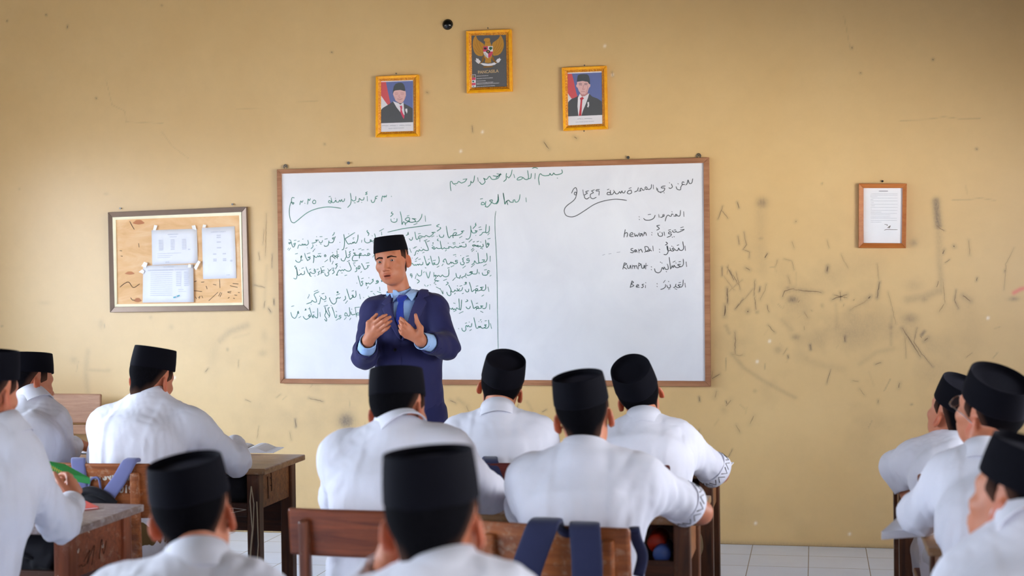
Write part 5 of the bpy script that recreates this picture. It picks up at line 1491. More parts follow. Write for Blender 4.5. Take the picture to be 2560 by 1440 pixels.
def relax(v, q, it=2, k=0.5):
    e = np.vstack([q[:, [0, 1]], q[:, [1, 2]], q[:, [2, 3]], q[:, [3, 0]]])
    for _ in range(it):
        s = np.zeros_like(v)
        c = np.zeros(len(v), np.float32)
        np.add.at(s, e[:, 0], v[e[:, 1]])
        np.add.at(c, e[:, 0], 1)
        np.add.at(s, e[:, 1], v[e[:, 0]])
        np.add.at(c, e[:, 1], 1)
        v = v * (1 - k) + k * s / np.maximum(c, 1)[:, None]
    return v


def solid(name, f, lo, hi, h, mat, parent, origin, colour=None, smooth_it=1):
    """mesh the solid f inside lo..hi (world metres) and link it under parent, whose origin is given"""
    v, q = sdf_mesh(f, lo, hi, h)
    if smooth_it:
        v = relax(v, q, smooth_it)
    me = mesh_np(name, v - np.asarray(origin, np.float32), q)
    me.polygons.foreach_set('use_smooth', np.ones(len(q), bool))
    if colour is not None:
        at = me.color_attributes.new('tint', 'FLOAT_COLOR', 'POINT')
        c = np.ones((len(v), 4), np.float32)
        c[:, :3] = colour(v)
        at.data.foreach_set('color', c.ravel())
    return link_mesh(name, me, mat, parent)


# ------------------------------------------------------------------ people
class Head:
    """position between the ears, orientation and size; all shapes in head space (x right, y to the face, z up)"""

    def __init__(s, pos, r, size):
        s.pos = np.asarray(pos, np.float32)
        yaw, pitch, roll = r
        s.R = rot(pitch, roll, yaw)
        s.s = size

    def loc(s, P):
        return ((P - s.pos) @ s.R) / s.s

    def world(s, p):
        return s.R @ (np.asarray(p, np.float32) * s.s) + s.pos

    def skull(s, q):
        d = d_ell(q, (0, -.008, .035), (.076, .096, .083))
        d = smin(d, d_ell(q, (0, .020, -.028), (.063, .066, .082)), .03)
        d = smin(d, d_ell(q, (0, .026, -.070), (.050, .052, .044)), .03)
        return smax(d, q[:, 2] - .098, .012)              # the crown stays inside the cap

    def face(s, q, detail):
        d = s.skull(q)
        d = smin(d, d_ell(q, (0, .064, -.098), (.020, .018, .016)), .02)
        for sx in (-1, 1):
            d = smin(d, d_ell(q, (sx * .042, .055, -.026), (.022, .022, .018)), .02)
        d = smin(d, d_cone(q, (-.036, .070, .020), (.036, .070, .020), .012, .012), .02)
        d = smin(d, d_ell(q, (0, .070, -.068), (.027, .022, .022)), .02)
        for sx in (-1, 1):
            d = smax(d, -d_ell(q, (sx * .032, .094, -.001), (.017, .014, .010)), .012)
        d = smin(d, d_cone(q, (0, .080, .010), (0, .098, -.034), .0075, .0105), .010)
        d = smin(d, d_ell(q, (0, .1005, -.039), (.0115, .0115, .0105)), .006)
        for sx in (-1, 1):
            d = smin(d, d_ell(q, (sx * .0135, .0915, -.043), (.0085, .010, .0075)), .006)
        if detail:
            for sx in (-1, 1):
                d = smax(d, -d_ell(q, (sx * .0065, .0985, -.0505), (.0035, .005, .003)), .003)
                lid = d_ell(q, (sx * .032, .0715, -.001), (.0150, .0148, .0146))
                d = smin(d, lid, .005)
                d = np.maximum(d, -d_ell(q, (sx * .032, .087, -.0012), (.0128, .010, .0026)))
        d = smin(d, d_ell(q, (0, .0905, -.0665), (.0225, .009, .0066)), .004)
        d = smin(d, d_ell(q, (0, .0890, -.0805), (.0200, .009, .0075)), .004)
        if detail:
            d = smax(d, -d_ell(q, (0, .097, -.0735), (.0165, .014, .0042)), .002)
        return d

    def ears(s, q, d):
        for sx in (-1, 1):
            R = rot(0.12, 0, sx * 0.42) @ rot(0, sx * -0.12, 0)
            e = d_ell(q, (sx * .0815, -.016, -.010), (.0072, .0185, .0315), R)
            e = smin(e, d_ell(q, (sx * .0775, -.004, -.034), (.006, .009, .011)), .008)
            e = smax(e, -d_ell(q, (sx * .0905, -.013, -.006), (.0075, .0105, .0195), R), .004)
            d = smin(d, e, .007)
        return d

    @staticmethod
    def hairline(q):
        y, x = q[:, 1], np.abs(q[:, 0])
        line = -.078 + 1.25 * np.clip(y + .068, 0, .075) + .95 * np.clip(x - .024, 0, .045)
        line = np.where(y > .004, -.004 + (y - .004) * .55, line)
        return q[:, 2] - line - .004 * np.sin(q[:, 0] * 160 + 1.3)

    def hair(s, q):
        d = s.skull(q) - .0045
        d = smin(d, d_cone(q, (0, -.040, -.045), (0, -.035, -.11), .052, .050) - .003, .02)
        d = smax(d, -s.hairline(q), .004)
        d = smax(d, q[:, 1] - .040, .004)
        d = smax(d, q[:, 2] - .085, .004)
        # cut free of the ears
        for sx in (-1, 1):
            d = smax(d, -d_ell(q, (sx * .082, -.010, -.016), (.018, .013, .026)), .003)
        return d


def cap_mesh(head, height=.085, taper=.93, rx=.083, ry=.102):
    n = 56
    rows = []
    th = np.linspace(0, 2 * PI, n, endpoint=False)

    def ring(fr, z, dx=0.0):
        # oval, a little pointed at front and back like a folded felt cap
        x = (rx + dx) * fr * np.cos(th)
        y = (ry + dx) * fr * np.sin(th) * (1 + 0.03 * np.sin(th) ** 6) - .005
        return [head.world((a, b, z)) for a, b in zip(x, y)]
    z0, z1 = .045, .045 + height
    k = taper / .93
    m = 1 - (1 - k) * .75
    rows = [ring(.96, z0 + .004), ring(.985, z0), ring(1.0, z0 + .003), ring(.985 * (1 + m) / 2, z0 + height * .4), ring(.955 * m, z0 + height * .75),
            ring(.930 * k, z1 - .004), ring(.922 * k, z1 - .0008), ring(.905 * k, z1), ring(.892 * k, z1 - .0015), ring(.880 * k, z1 - .008), ring(.84 * k, z1 - .014), ring(.5, z1 - .013), ring(.15, z1 - .012)]
    return rows


def build_cap(root, org, head, height=.085, taper=.93, name='black_cap'):
    mb = MB(org)
    rows = cap_mesh(head, height, taper)
    mb.loft(rows)
    o = mb.build(name, 'velvet_black', root, smooth=True)
    return o


def finger_dirs(d, n, side):
    return [np.asarray(x, float) / np.linalg.norm(x) for x in (d, n, side)]


def hand_sdf(P, W, d, n, side, curl=0.5, s=1.0, spread=0.12):
    """relaxed hand: W wrist, d towards the fingers, n out of the back of the hand, side towards the thumb"""
    d, n, side = finger_dirs(d, n, side)
    W = np.asarray(W, float)
    K = [W + s * (d * .088 + side * .026), W + s * (d * .092 + side * .009), W + s * (d * .088 - side * .009), W + s * (d * .080 - side * .026)]
    out = d_cone(P, W, W + d * .03 * s, .026 * s, .028 * s)
    for k in K:
        out = smin(out, d_cone(P, W + d * .02 * s + (k - W) * .15, k, .016 * s, .0115 * s), .014 * s)
    for k, L, a in zip(K, (.070, .078, .072, .056), (.5, .15, -.15, -.5)):
        dd = d + side * a * spread
        p0, ang = k, 0.0
        f = None
        for seg, r0, r1 in ((.42, .0105, .0092), (.33, .0092, .0084), (.25, .0084, .0068)):
            ang += curl * (0.35 if f is None else 0.55)
            v = dd * math.cos(ang) - n * math.sin(ang)
            p1 = p0 + v / np.linalg.norm(v) * L * seg * s
            c = d_cone(P, p0, p1, r0 * s, r1 * s)
            f = c if f is None else smin(f, c, .004 * s)
            p0 = p1
        out = smin(out, f, .006 * s)
    t0 = W + s * (d * .028 + side * .022 - n * .004)
    t1 = t0 + s * (d * .026 + side * .030 - n * .010)
    t2 = t1 + s * (d * .028 + side * .012 - n * .010)
    t3 = t2 + s * (d * .022 + side * .002 - n * .008)
    th = smin(d_cone(P, t0, t1, .016 * s, .012 * s), smin(d_cone(P, t1, t2, .0115 * s, .010 * s), d_cone(P, t2, t3, .010 * s, .0075 * s), .004), .006)
    return smin(out, th, .010 * s)


def seated_legs():
    """trousers and shoes of a seated boy, pelvis over the origin, facing +y; shared by all"""
    def f(P):
        d = d_ecap(P, (0, -.02, .53), (0, .03, .52), .155, .105, .15, .10, (1, 0, 0))
        for s in (-1, 1):
            d = smin(d, d_cone(P, (s * .085, .02, .515), (s * .115, .37, .485), .085, .066), .04)
            d = smin(d, d_cone(P, (s * .115, .37, .48), (s * .12, .33, .10), .064, .050), .03)
        return d + .004 * folds(P, 5, .14)
    v, q = sdf_mesh(f, (-.3, -.2, .0), (.3, .5, .75), .012)
    v = relax(v, q, 1)

    def g(P):
        d = None
        for s in (-1, 1):
            c = smin(d_cone(P, (s * .12, .30, .045), (s * .125, .50, .032), .042, .036), d_cone(P, (s * .12, .31, .06), (s * .12, .32, .10), .042, .040), .02)
            c = np.maximum(c, -P[:, 2] + .003)
            d = c if d is None else np.minimum(d, c)
        return d
    v2, q2 = sdf_mesh(g, (-.22, .2, -.02), (.22, .6, .16), .010)
    return (v, q), (v2, q2)


LEGS, SHOES = seated_legs()
LEG_ME = {}


def add_legs(root, org, pelvis, mat):
    for nm, (v, q), m in (('trousers', LEGS, mat), ('shoes', SHOES, 'shoe_black')):
        key = (nm, m)
        if key not in LEG_ME:
            me = mesh_np(nm, v, q)
            me.polygons.foreach_set('use_smooth', np.ones(len(q), bool))
            me.materials.append(MATS[m])
            LEG_ME[key] = me
        o = bpy.data.objects.new(nm, LEG_ME[key])
        COL.objects.link(o)
        o.parent = root
        o.location = (pelvis[0] - org[0], pelvis[1] - org[1], 0)


def band(mb, c, axis, xdir, rx, ry, h, th=0.004, n=40, flare=0.0):
    """a standing band of cloth around an axis: collar or cuff"""
    axis = np.asarray(axis, float) / np.linalg.norm(axis)
    x = np.asarray(xdir, float)
    x = x - axis * (x @ axis)
    x /= np.linalg.norm(x)
    y = np.cross(axis, x)
    rings = []
    for r, t in ((0, 0), (0, .5), (0, 1), (-th, 1), (-th, .5), (-th, 0)):
        rings.append([np.asarray(c) + axis * (h * t) + x * (rx + r + flare * t) * math.cos(a) + y * (ry + r + flare * t) * math.sin(a) for a in np.linspace(0, 2 * PI, n, endpoint=False)])
    rings.append(rings[0])
    mb.loft(rings, cap0=False, cap1=False)


CAM32 = CAM.astype(np.float32)


def student(key, label, cfg):
    """one seated boy seen from behind"""
    head = Head(cfg['h'], cfg['r'], .97)
    H = head.pos
    NB = np.asarray(cfg['neck'], np.float32)             # where the collar sits, at the back of the neck
    SL, SR, EL, ER, WL, WR = [np.asarray(cfg[k], np.float32) for k in ('SL', 'SR', 'EL', 'ER', 'WL', 'WR')]
    pel = np.asarray(cfg['pelvis'], np.float32)
    SL, SR = [CAM32 + (S_ - CAM32) * (1 + (NB[1] + .05 - S_[1]) / (S_[1] - CAM32[1])) for S_ in (SL, SR)]   # a little in front of the back
    org = np.array([pel[0], pel[1], 0.0])
    root = thing('person', label, 'person', org, 0, 'seated schoolboys')
    side = (SR - SL) / np.linalg.norm(SR - SL)
    N = NB + V3(0, .045, -.015)                          # centre of the neck base
    chest = N * .55 + pel * .45 + V3(0, .0, .06)
    seed = sum(map(ord, key))
    cutL, cutR = cfg.get('cut', (.97, .97))
    bare = cfg.get('bare', (False, False))

    def arm_pts(E, Wp, t):
        return E + (Wp - E) * t

    hands = cfg.get('hands', {})

    def body(P):
        q = head.loc(P)
        d = head.ears(q, head.face(q, False)) * head.s
        nk = head.world((0, -.022, -.055))
        d = smin(d, d_cone(P, nk, N, .052, .050), .03)
        d = smin(d, d_ecap(P, N - V3(0, 0, .08), pel + V3(0, 0, .05), .09, .055, .10, .07, side), .03)
        for Sx, Ex, Wx in ((SL, EL, WL), (SR, ER, WR)):
            d = smin(d, d_cone(P, N - V3(0, 0, .08), Sx, .036, .034), .03)
            d = smin(d, d_cone(P, Sx, Ex, .038, .034), .02)
            d = smin(d, d_cone(P, Ex, Wx, .036, .025), .012)
        for k, hd in hands.items():
            d = smin(d, hand_sdf(P, WL if k == 'L' else WR, *hd, s=.92), .012)
        return d

    def tint(v):
        q = head.loc(v)
        c = np.ones((len(v), 3), np.float32)
        ear = np.exp(-((np.abs(q[:, 0]) - .084) / .012) ** 2 - ((q[:, 1] + .014) / .026) ** 2 - ((q[:, 2] + .012) / .035) ** 2)[:, None]
        c = c * (1 - ear) + ear * np.array([1.05, .62, .52])
        return c
    pts = np.vstack([H + .16, H - .17, N, SL, SR, EL, ER, WL, WR, pel])
    lo, hi = pts.min(0) - .06, pts.max(0) + .06
    for k in hands:
        W0 = WL if k == 'L' else WR
        lo, hi = np.minimum(lo, W0 - .22), np.maximum(hi, W0 + .22)
    solid('body', body, lo, hi, cfg.get('res', .005), 'skin', root, org, tint)

    def hair(P):
        return head.hair(head.loc(P)) * head.s

    def fade(v):
        g = head.hairline(head.loc(v))
        k = np.clip(g / .045, 0, 1)[:, None]
        return np.repeat(k ** .8, 3, 1)
    solid('hair', hair, H - .15, H + .15, .0045, 'hair', root, org, fade)
    build_cap(root, org, head, cfg.get('cap', .085))

    # shirt: torso with shoulders and sleeves, folded cloth
    def shirt(P):
        back = pel + V3(0, -.01, .02)
        d = d_ecap(P, back - V3(0, 0, .10), chest, .170, .120, .165, .115, side)
        d = smin(d, d_ecap(P, chest, N - V3(0, .005, .075), .165, .115, .10, .075, side), .06)
        for Sx in (SL, SR):
            d = smin(d, d_cone(P, N - V3(0, .012, .036), Sx - V3(0, 0, .006), .055, .054), .08)
        d = smin(d, d_cone(P, N - V3(0, .004, .07), N - V3(0, 0, .020), .085, .060), .03)
        base = d
        for Sx, Ex, Wx, cut, br in ((SL, EL, WL, cutL, bare[0]), (SR, ER, WR, cutR, bare[1])):
            if br:
                u = d_cone(P, Sx, Sx + (Ex - Sx) * cut, .058, .060)
                ax = (Ex - Sx) / np.linalg.norm(Ex - Sx)
                u = smax(u, (P - (Sx + (Ex - Sx) * cut)) @ ax, .006)
            else:
                We = Ex + (Wx - Ex) * cut
                u = smin(d_cone(P, Sx, Ex, .058, .056), d_cone(P, Ex, We, .056, .042), .03)
                ax = (We - Ex) / np.linalg.norm(We - Ex)
                u = smax(u, (P - We) @ ax, .006)
                u = smax(u, -d_cone(P, We - ax * .006, We + ax * .03, .036, .036), .003)
            t_ = (P - Ex) @ ((Ex - Sx) / np.linalg.norm(Ex - Sx))
            near = np.exp(-(np.linalg.norm(P - Ex, axis=1) / .11) ** 2)
            u = u + .0050 * near * np.abs(np.sin(t_ * 62 + 1.6 * np.sin(P @ V3(23, 31, 17) + seed))) + .0030 * folds(P, seed + 5, .09, (.7, .7, .7))
            d = smin(d, u, .08)
        low = np.clip((N[2] - .04 - P[:, 2]) / .12, 0, 1)
        d = d + .0032 * (.10 + .90 * low) * folds(P, seed, .12, (1, 1, .2)) + .0018 * folds(P, seed + 9, .06, (1, 1, .3))
        d = d + .0030 * folds(P @ DIAG, seed + 4, .13, (1, .3, .3)) * np.exp(-((np.abs((P - N) @ side) - .14) / .06) ** 2)
        # pressed pleats down the back and the seam of each sleeve
        lx = (P - N) @ side + .006 * np.sin(P[:, 2] * 11 + seed)
        rear = np.clip((N[1] - .02 - P[:, 1]) / .03, 0, 1)
        for off, sg in ((-.080, 1), (.080, -1)):
            d = d + sg * .0022 * rear * np.tanh((lx - off) / .005) * np.clip(1 - np.abs(lx - off) / .05, 0, 1)
        d = smax(d, -d_cone(P, N - V3(0, 0, .012), head.world((0, -.02, -.04)), .046, .052), .004)
        return d
    pts = np.vstack([N, SL, SR, EL, ER, WL, WR, pel, pel - V3(0, 0, .1)])
    solid('shirt', shirt, pts.min(0) - .13, pts.max(0) + .12, .0065, 'shirt_white', root, org)

    nk = head.world((0, -.022, -.055))
    ax = (nk - N) / np.linalg.norm(nk - N)
    ax = ax * .55 + np.array([0, -.02, 1.0]) * .45
    mb = MB(org)
    band(mb, N - ax * .050, ax, side, .082, .084, .074, .0045, flare=-.0185)
    mb.build('collar', 'shirt_white', root, smooth=True)
    for Sx, Ex, Wx, cut, br, nm in ((SL, EL, WL, cutL, bare[0], 'L'), (SR, ER, WR, cutR, bare[1], 'R')):
        if br:
            axis = (Ex - Sx) / np.linalg.norm(Ex - Sx)
            c = Sx + (Ex - Sx) * cut
            mb = MB(org)
            band(mb, c - axis * .036, axis, np.cross(axis, (0, 0.2, 1)), .0655, .0655, .040, .008, flare=.001)
            o = mb.build('rolled_cuff', 'shirt_white', root, smooth=True)
            mb = MB(org)
            for k in range(14):
                a0 = 2 * PI * k / 14
                x = np.cross(axis, (0, 0.2, 1))
                x /= np.linalg.norm(x)
                y = np.cross(axis, x)
                p = [c - axis * (.030 - .022 * ((j + k) % 2)) + (x * math.cos(a0 + j * .22) + y * math.sin(a0 + j * .22)) * .0665 for j in range(3)]
                mb.tube(p, .0015, 5)
            mb.build('cuff_pattern', 'cuff_dark', o, smooth=True)
        else:
            We = Ex + (Wx - Ex) * cut
            axis = (We - Ex) / np.linalg.norm(We - Ex)
            mb = MB(org)
            band(mb, We - axis * .045, axis, np.cross(axis, (0, 0.2, 1)), .0445, .0445, .05, .006, flare=-.001)
            mb.build('cuff', 'shirt_white', root, smooth=True)
    add_legs(root, org, pel, cfg.get('trousers', 'trousers_khaki'))
    return root, org, head


DIAG = rot(0, .7, 0)
P3 = lambda X, Y, y: py(X, Y, y)
Z3 = lambda X, Y, z: pz(X, Y, z)
STUD = {
 'A': dict(h=(-1.752, -4.258, 1.169), r=(-0.11, -0.05, 0.09), neck=P3(-22, 1062, -4.33), SL=P3(-150, 1150, -4.36), SR=P3(38, 1160, -4.34), EL=P3(-190, 1300, -4.15), ER=P3(150, 1305, -4.10),
           WL=P3(-80, 1285, -3.88), WR=P3(180, 1258, -3.93), pelvis=(-1.80, -4.42, .53), hands={'R': ((-.28, .72, .62), (.75, .1, .45), (-.4, -.5, .7), 1.0)}, cut=(.95, .92)),
 'B': dict(h=(-2.552, -2.616, 1.067), r=(-0.55, -0.10, -0.10), neck=P3(62, 992, -2.70), SL=P3(0, 1058, -2.82), SR=P3(128, 1062, -2.76), EL=P3(0, 1130, -2.6), ER=P3(150, 1148, -2.66),
           WL=P3(60, 1130, -2.4), WR=P3(184, 1113, -2.46), pelvis=(-2.50, -2.95, .53), hands={'R': ((.55, .8, -.12), (.1, -.05, 1), (-.8, .5, .1), .35)}, cut=(.97, .95)),
 'C': dict(h=(-1.952, -2.753, 1.095), r=(-0.22, -0.18, 0.07), neck=P3(362, 988, -2.83), SL=P3(268, 1062, -2.92), SR=P3(482, 1068, -2.90), EL=P3(255, 1140, -2.68), ER=P3(590, 1152, -2.66),
           WL=P3(300, 1135, -2.44), WR=P3(586, 1112, -2.42), pelvis=(-1.97, -3.00, .53)),
 'D': dict(h=(-0.605, -3.943, 1.094), r=(-0.22, -0.17, -0.12), neck=P3(985, 1062, -4.03), SL=P3(858, 1140, -4.10), SR=P3(1120, 1130, -4.06), EL=P3(848, 1245, -3.82), ER=P3(1222, 1235, -3.72),
           WL=P3(880, 1250, -3.55), WR=P3(1180, 1230, -3.45), pelvis=(-.62, -4.10, .53)),
 'E': dict(h=(-0.546, -2.761, 1.072), r=(0.01, 0.36, 0.24), cap=.080, neck=P3(1238, 1030, -2.93), SL=P3(1150, 1090, -2.96), SR=P3(1340, 1090, -2.96), EL=P3(1130, 1160, -2.68), ER=P3(1382, 1150, -2.66),
           WL=P3(1180, 1140, -2.42), WR=P3(1340, 1140, -2.42), pelvis=(-.50, -3.00, .53)),
 'F': dict(h=(-0.055, -3.92, 1.083), r=(0.10, 0.14, -0.13), cap=.081, neck=P3(1455, 1120, -4.02), SL=P3(1330, 1200, -4.10), SR=P3(1600, 1200, -4.10), EL=P3(1312, 1268, -3.80), ER=P3(1752, 1281, -3.72),
           WL=P3(1360, 1270, -3.5), WR=P3(1722, 1252, -3.46), pelvis=(-.04, -4.06, .53), bare=(False, True), cut=(.97, .76)),
 'G': dict(h=(-0.033, -2.735, 1.047), r=(0.32, 0.50, -0.36), neck=P3(1606, 1048, -2.86), SL=P3(1552, 1110, -2.93), SR=P3(1694, 1105, -2.92), EL=P3(1540, 1180, -2.68), ER=P3(1798, 1184, -2.66),
           WL=P3(1600, 1150, -2.42), WR=P3(1790, 1155, -2.40), pelvis=(.0, -3.00, .53), bare=(False, True), cut=(.97, .93)),
 'H': dict(h=(-0.638, -5.345, 1.013), r=(0.20, 0.09, -0.12), cap=.076, neck=P3(470, 1408, -5.48), SL=P3(300, 1505, -5.52), SR=P3(630, 1505, -5.50), EL=P3(250, 1700, -5.3), ER=P3(660, 1700, -5.3),
           WL=(-.72, -5.12, .62), WR=(-.52, -5.12, .62), pelvis=(-.62, -5.64, .53)),
 'I': dict(h=(-0.019, -5.777, 1.081), r=(0.05, 0.01, -0.06), neck=P3(1088, 1428, -5.86), SL=P3(935, 1530, -5.88), SR=P3(1255, 1530, -5.86), EL=P3(915, 1640, -5.62), ER=P3(1290, 1680, -5.6),
           WL=P3(978, 1395, -5.72), WR=(.02, -5.45, .64), pelvis=(-.02, -6.0, .53), hands={'L': ((.25, .25, 1), (-.9, -.3, .1), (.2, -.9, .2), .5)}, cut=(.86, .97)),
 'J': dict(h=(1.075, -2.818, 0.987), r=(0.59, 0.42, 0.06), neck=P3(2395, 1084, -2.86), SL=P3(2292, 1152, -2.93), SR=P3(2470, 1150, -2.96), EL=P3(2243, 1168, -2.72), ER=P3(2520, 1200, -2.7),
           WL=P3(2268, 1232, -2.74), WR=(1.30, -2.45, .79), pelvis=(1.12, -3.02, .53), trousers='trousers_grey', hands={'L': ((.2, .15, -1), (-.6, -.7, -.1), (.6, -.6, .1), .5)}, cut=(.86, .97)),
 'K': dict(h=(1.083, -3.810, 1.084), r=(0.75, 0.45, -0.15), neck=P3(2470, 1138, -3.98), SL=P3(2388, 1195, -4.02), SR=P3(2580, 1195, -4.10), EL=P3(2300, 1283, -3.84), ER=P3(2640, 1290, -3.9),
           WL=P3(2365, 1280, -3.62), WR=(1.35, -3.62, .79), pelvis=(1.14, -4.25, .53)),
 'L': dict(h=(0.999, -5.062, 1.026), r=(0.80, 0.28, 0.09), neck=P3(2580, 1312, -5.16), SL=P3(2440, 1460, -5.16), SR=P3(2720, 1420, -5.28), EL=P3(2330, 1560, -4.95), ER=P3(2800, 1600, -5.0),
           WL=(.90, -4.75, .66), WR=(1.10, -4.75, .66), pelvis=(1.04, -5.32, .53)),
}
LABELS = {
 'A': 'boy in white shirt and black cap at the left edge, holding a green booklet',
 'B': 'boy in white shirt and black cap at far left, one hand on an open book',
 'C': 'boy in white shirt and tall black cap, seated below the notice board',
 'D': 'boy in white shirt, black cap bent low, directly in front of the teacher',
 'E': 'boy in white shirt right of the teacher, head tilted back under the whiteboard',
 'F': 'boy in white shirt facing the board squarely, his chair hung with navy straps',
 'G': 'boy in white shirt with rolled sleeve and tilted black cap, below the board corner',
 'H': 'boy close to the camera with black cap, in front of the left brown desk',
 'I': 'nearest boy in the middle, back of his black cap hiding the chairs before him',
 'J': 'boy in white shirt at the right, arm stuck out, nearest the wall',
 'K': 'boy in white shirt and thin glasses turned to the side at the right edge',
 'L': 'nearest boy at the right edge, only cap, ear and white shoulder in view',
}
PEOPLE = {}
for k_, c_ in STUD.items():
    PEOPLE[k_] = student(k_, LABELS[k_], c_)


# ------------------------------------------------------------------ the teacher
def build_teacher():
    head = Head((-1.428, -1.168, 1.565), (3.073, -0.006, 0.126), 1.0)
    TY = -1.17                                            # depth of the trunk
    org = np.array([-1.36, TY, 0.0])
    root = thing('person', 'teacher in navy suit and blue tie standing at the whiteboard, both hands raised', 'person', org)
    F32 = lambda p: np.asarray(p, np.float32)
    NB = F32(py(992, 738, TY))                            # pit of the neck
    N = NB + V3(0, .045, .005)
    SL_, SR_ = F32(py(934, 778, TY - .01)), F32(py(1087, 772, TY + .03))     # his right, his left shoulder
    EL_, ER_ = F32(py(912, 890, TY - .13)), F32(py(1118, 866, TY - .10))
    WL_, WR_ = F32(py(921, 852, TY - .33)), F32(py(1052, 852, TY - .32))
    hip = F32(py(1026, 960, TY + .02))
    wst = F32(py(1022, 880, TY + .01))
    side = V3(1, .10, 0)

    def finger(P, pts, ys, rs, k=.0035):
        q = [py(a, b, TY + y) for (a, b), y in zip(pts, ys)]
        d = None
        for i in range(len(q) - 1):
            c = d_cone(P, q[i], q[i + 1], rs[i], rs[i + 1])
            d = c if d is None else smin(d, c, k)
        return d

    RH = [  # his right hand: knuckle, middle joint, end joint, tip in photograph pixels
        ([(932.5, 810), (948.7, 796.8), (958, 791), (966.0, 787.6)], (-.355, -.372, -.368, -.358), (.0105, .0092, .0084, .0070)),
        ([(939.8, 817.2), (958.2, 803.0), (967.5, 796.6), (975.6, 792.4)], (-.362, -.380, -.374, -.362), (.0105, .0094, .0086, .0072)),
        ([(947, 824.4), (963.8, 811.8), (971.5, 806.5), (978, 803.0)], (-.358, -.374, -.368, -.356), (.0102, .0090, .0082, .0068)),
        ([(951.8, 832), (964.8, 823.6), (970.5, 818.8), (974.8, 814.6)], (-.350, -.364, -.360, -.350), (.0092, .0080, .0074, .0062)),
    ]
    RT = ([(921.5, 826), (922.5, 808), (932.4, 797.5), (941.6, 786.2)], (-.345, -.352, -.352, -.350), (.0150, .0125, .0105, .0080))
    LH = [
        ([(1021, 815.6), (1011, 804.8), (1006, 799.2), (1001.8, 795)], (-.352, -.374, -.372, -.362), (.0105, .0092, .0084, .0070)),
        ([(1016.4, 823), (1006.5, 813), (1002.4, 807), (999.8, 802)], (-.360, -.384, -.378, -.366), (.0105, .0094, .0086, .0072)),
        ([(1013.7, 831.6), (1004.7, 823), (1001, 817.8), (998.4, 813.6)], (-.360, -.380, -.374, -.362), (.0102, .0090, .0082, .0068)),
        ([(1013.9, 840.6), (1004, 833.6), (1001, 829), (998.8, 825.2)], (-.352, -.368, -.362, -.352), (.0092, .0080, .0074, .0062)),
    ]
    LT = ([(1049, 836), (1051.0, 820), (1042.5, 804.5), (1039, 787.2)], (-.340, -.345, -.345, -.350), (.0165, .0135, .0110, .0080))

    def hand(P, fingers, thumb, wrist, mid):
        w = F32(py(*wrist[:2], TY + wrist[2]))
        m = F32(py(*mid[:2], TY + mid[2]))
        d = d_cone(P, w, w + (m - w) * .6, .027, .026)
        for pts, ys, rs in fingers:
            kn = py(pts[0][0], pts[0][1], TY + ys[0])
            d = smin(d, d_cone(P, w + (kn - w) * .25, kn, .0165, rs[0] + .0012), .012)
        fs = None
        for fg in fingers:
            f1 = finger(P, *fg)
            fs = f1 if fs is None else smin(fs, f1, .0012)
        d = smin(d, fs, .005)
        th = finger(P, *thumb, k=.005)
        d = smin(d, d_cone(P, w + (m - w) * .2, py(*thumb[0][1], TY + thumb[1][1]), .020, .0125), .014)
        return smin(d, th, .008)

    def body(P):
        q = head.loc(P)
        d = head.ears(q, head.face(q, True))
        d = smin(d, d_cone(P, head.world((0, -.030, -.055)), N + V3(0, .005, .0), .049, .056), .016)
        d = smin(d, d_ecap(P, N - V3(0, 0, .08), hip, .11, .07, .12, .08, side), .04)
        for S_, E_, W_ in ((SL_, EL_, WL_), (SR_, ER_, WR_)):
            d = smin(d, d_cone(P, N - V3(0, 0, .06), S_, .045, .042), .03)
            d = smin(d, d_cone(P, S_, E_, .042, .038), .02)
            d = smin(d, d_cone(P, E_, W_, .038, .027), .012)
        d = smin(d, hand(P, RH, RT, (921, 849, -.325), (936, 828, -.35)), .012)
        d = smin(d, hand(P, LH, LT, (1053, 851, -.315), (1032, 832, -.345)), .012)
        return d

    def tint(v):
        q = head.loc(v)
        c = np.ones((len(v), 3), np.float32)

        def put(w, col):
            nonlocal c
            w = np.clip(w, 0, 1)[:, None]
            c = c * (1 - w) + w * np.array(col)
        g = lambda a, b, cx, r: np.exp(-(((q[:, a] - cx) / r) ** 2))
        put(g(0, 0, 0, .023) * g(2, 0, -.0735, .0125) * (q[:, 1] > .075), (.86, .50, .50))
        put((np.abs(q[:, 0]) < .0165) * g(2, 0, -.0735, .0030) * (q[:, 1] > .070) * (q[:, 1] < .0935), (.16, .06, .07))
        ear = np.exp(-((np.abs(q[:, 0]) - .084) / .012) ** 2 - ((q[:, 1] + .014) / .024) ** 2 - ((q[:, 2] + .012) / .033) ** 2)
        put(ear, (1.0, .72, .64))
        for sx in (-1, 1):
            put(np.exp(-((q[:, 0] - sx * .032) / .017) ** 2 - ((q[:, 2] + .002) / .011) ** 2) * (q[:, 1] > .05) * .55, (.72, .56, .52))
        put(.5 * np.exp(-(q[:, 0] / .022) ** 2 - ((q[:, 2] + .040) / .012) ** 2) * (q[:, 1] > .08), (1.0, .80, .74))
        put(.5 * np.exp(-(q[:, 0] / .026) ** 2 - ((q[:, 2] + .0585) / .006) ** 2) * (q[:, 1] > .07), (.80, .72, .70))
        for fg in RH + LH:
            for i, s_ in ((0, .010), (1, .007)):
                p = py(*fg[0][i], TY + fg[1][i])
                put(.35 * np.exp(-(((v - p) ** 2).sum(1)) / s_ ** 2), (.92, .70, .62))
        return c
    solid('body', body, F32(np.minimum(EL_, hip)) - V3(.12, .36, .12), F32([-.95, TY + .2, 1.73]), .0026, 'skin', root, org, tint, 2)

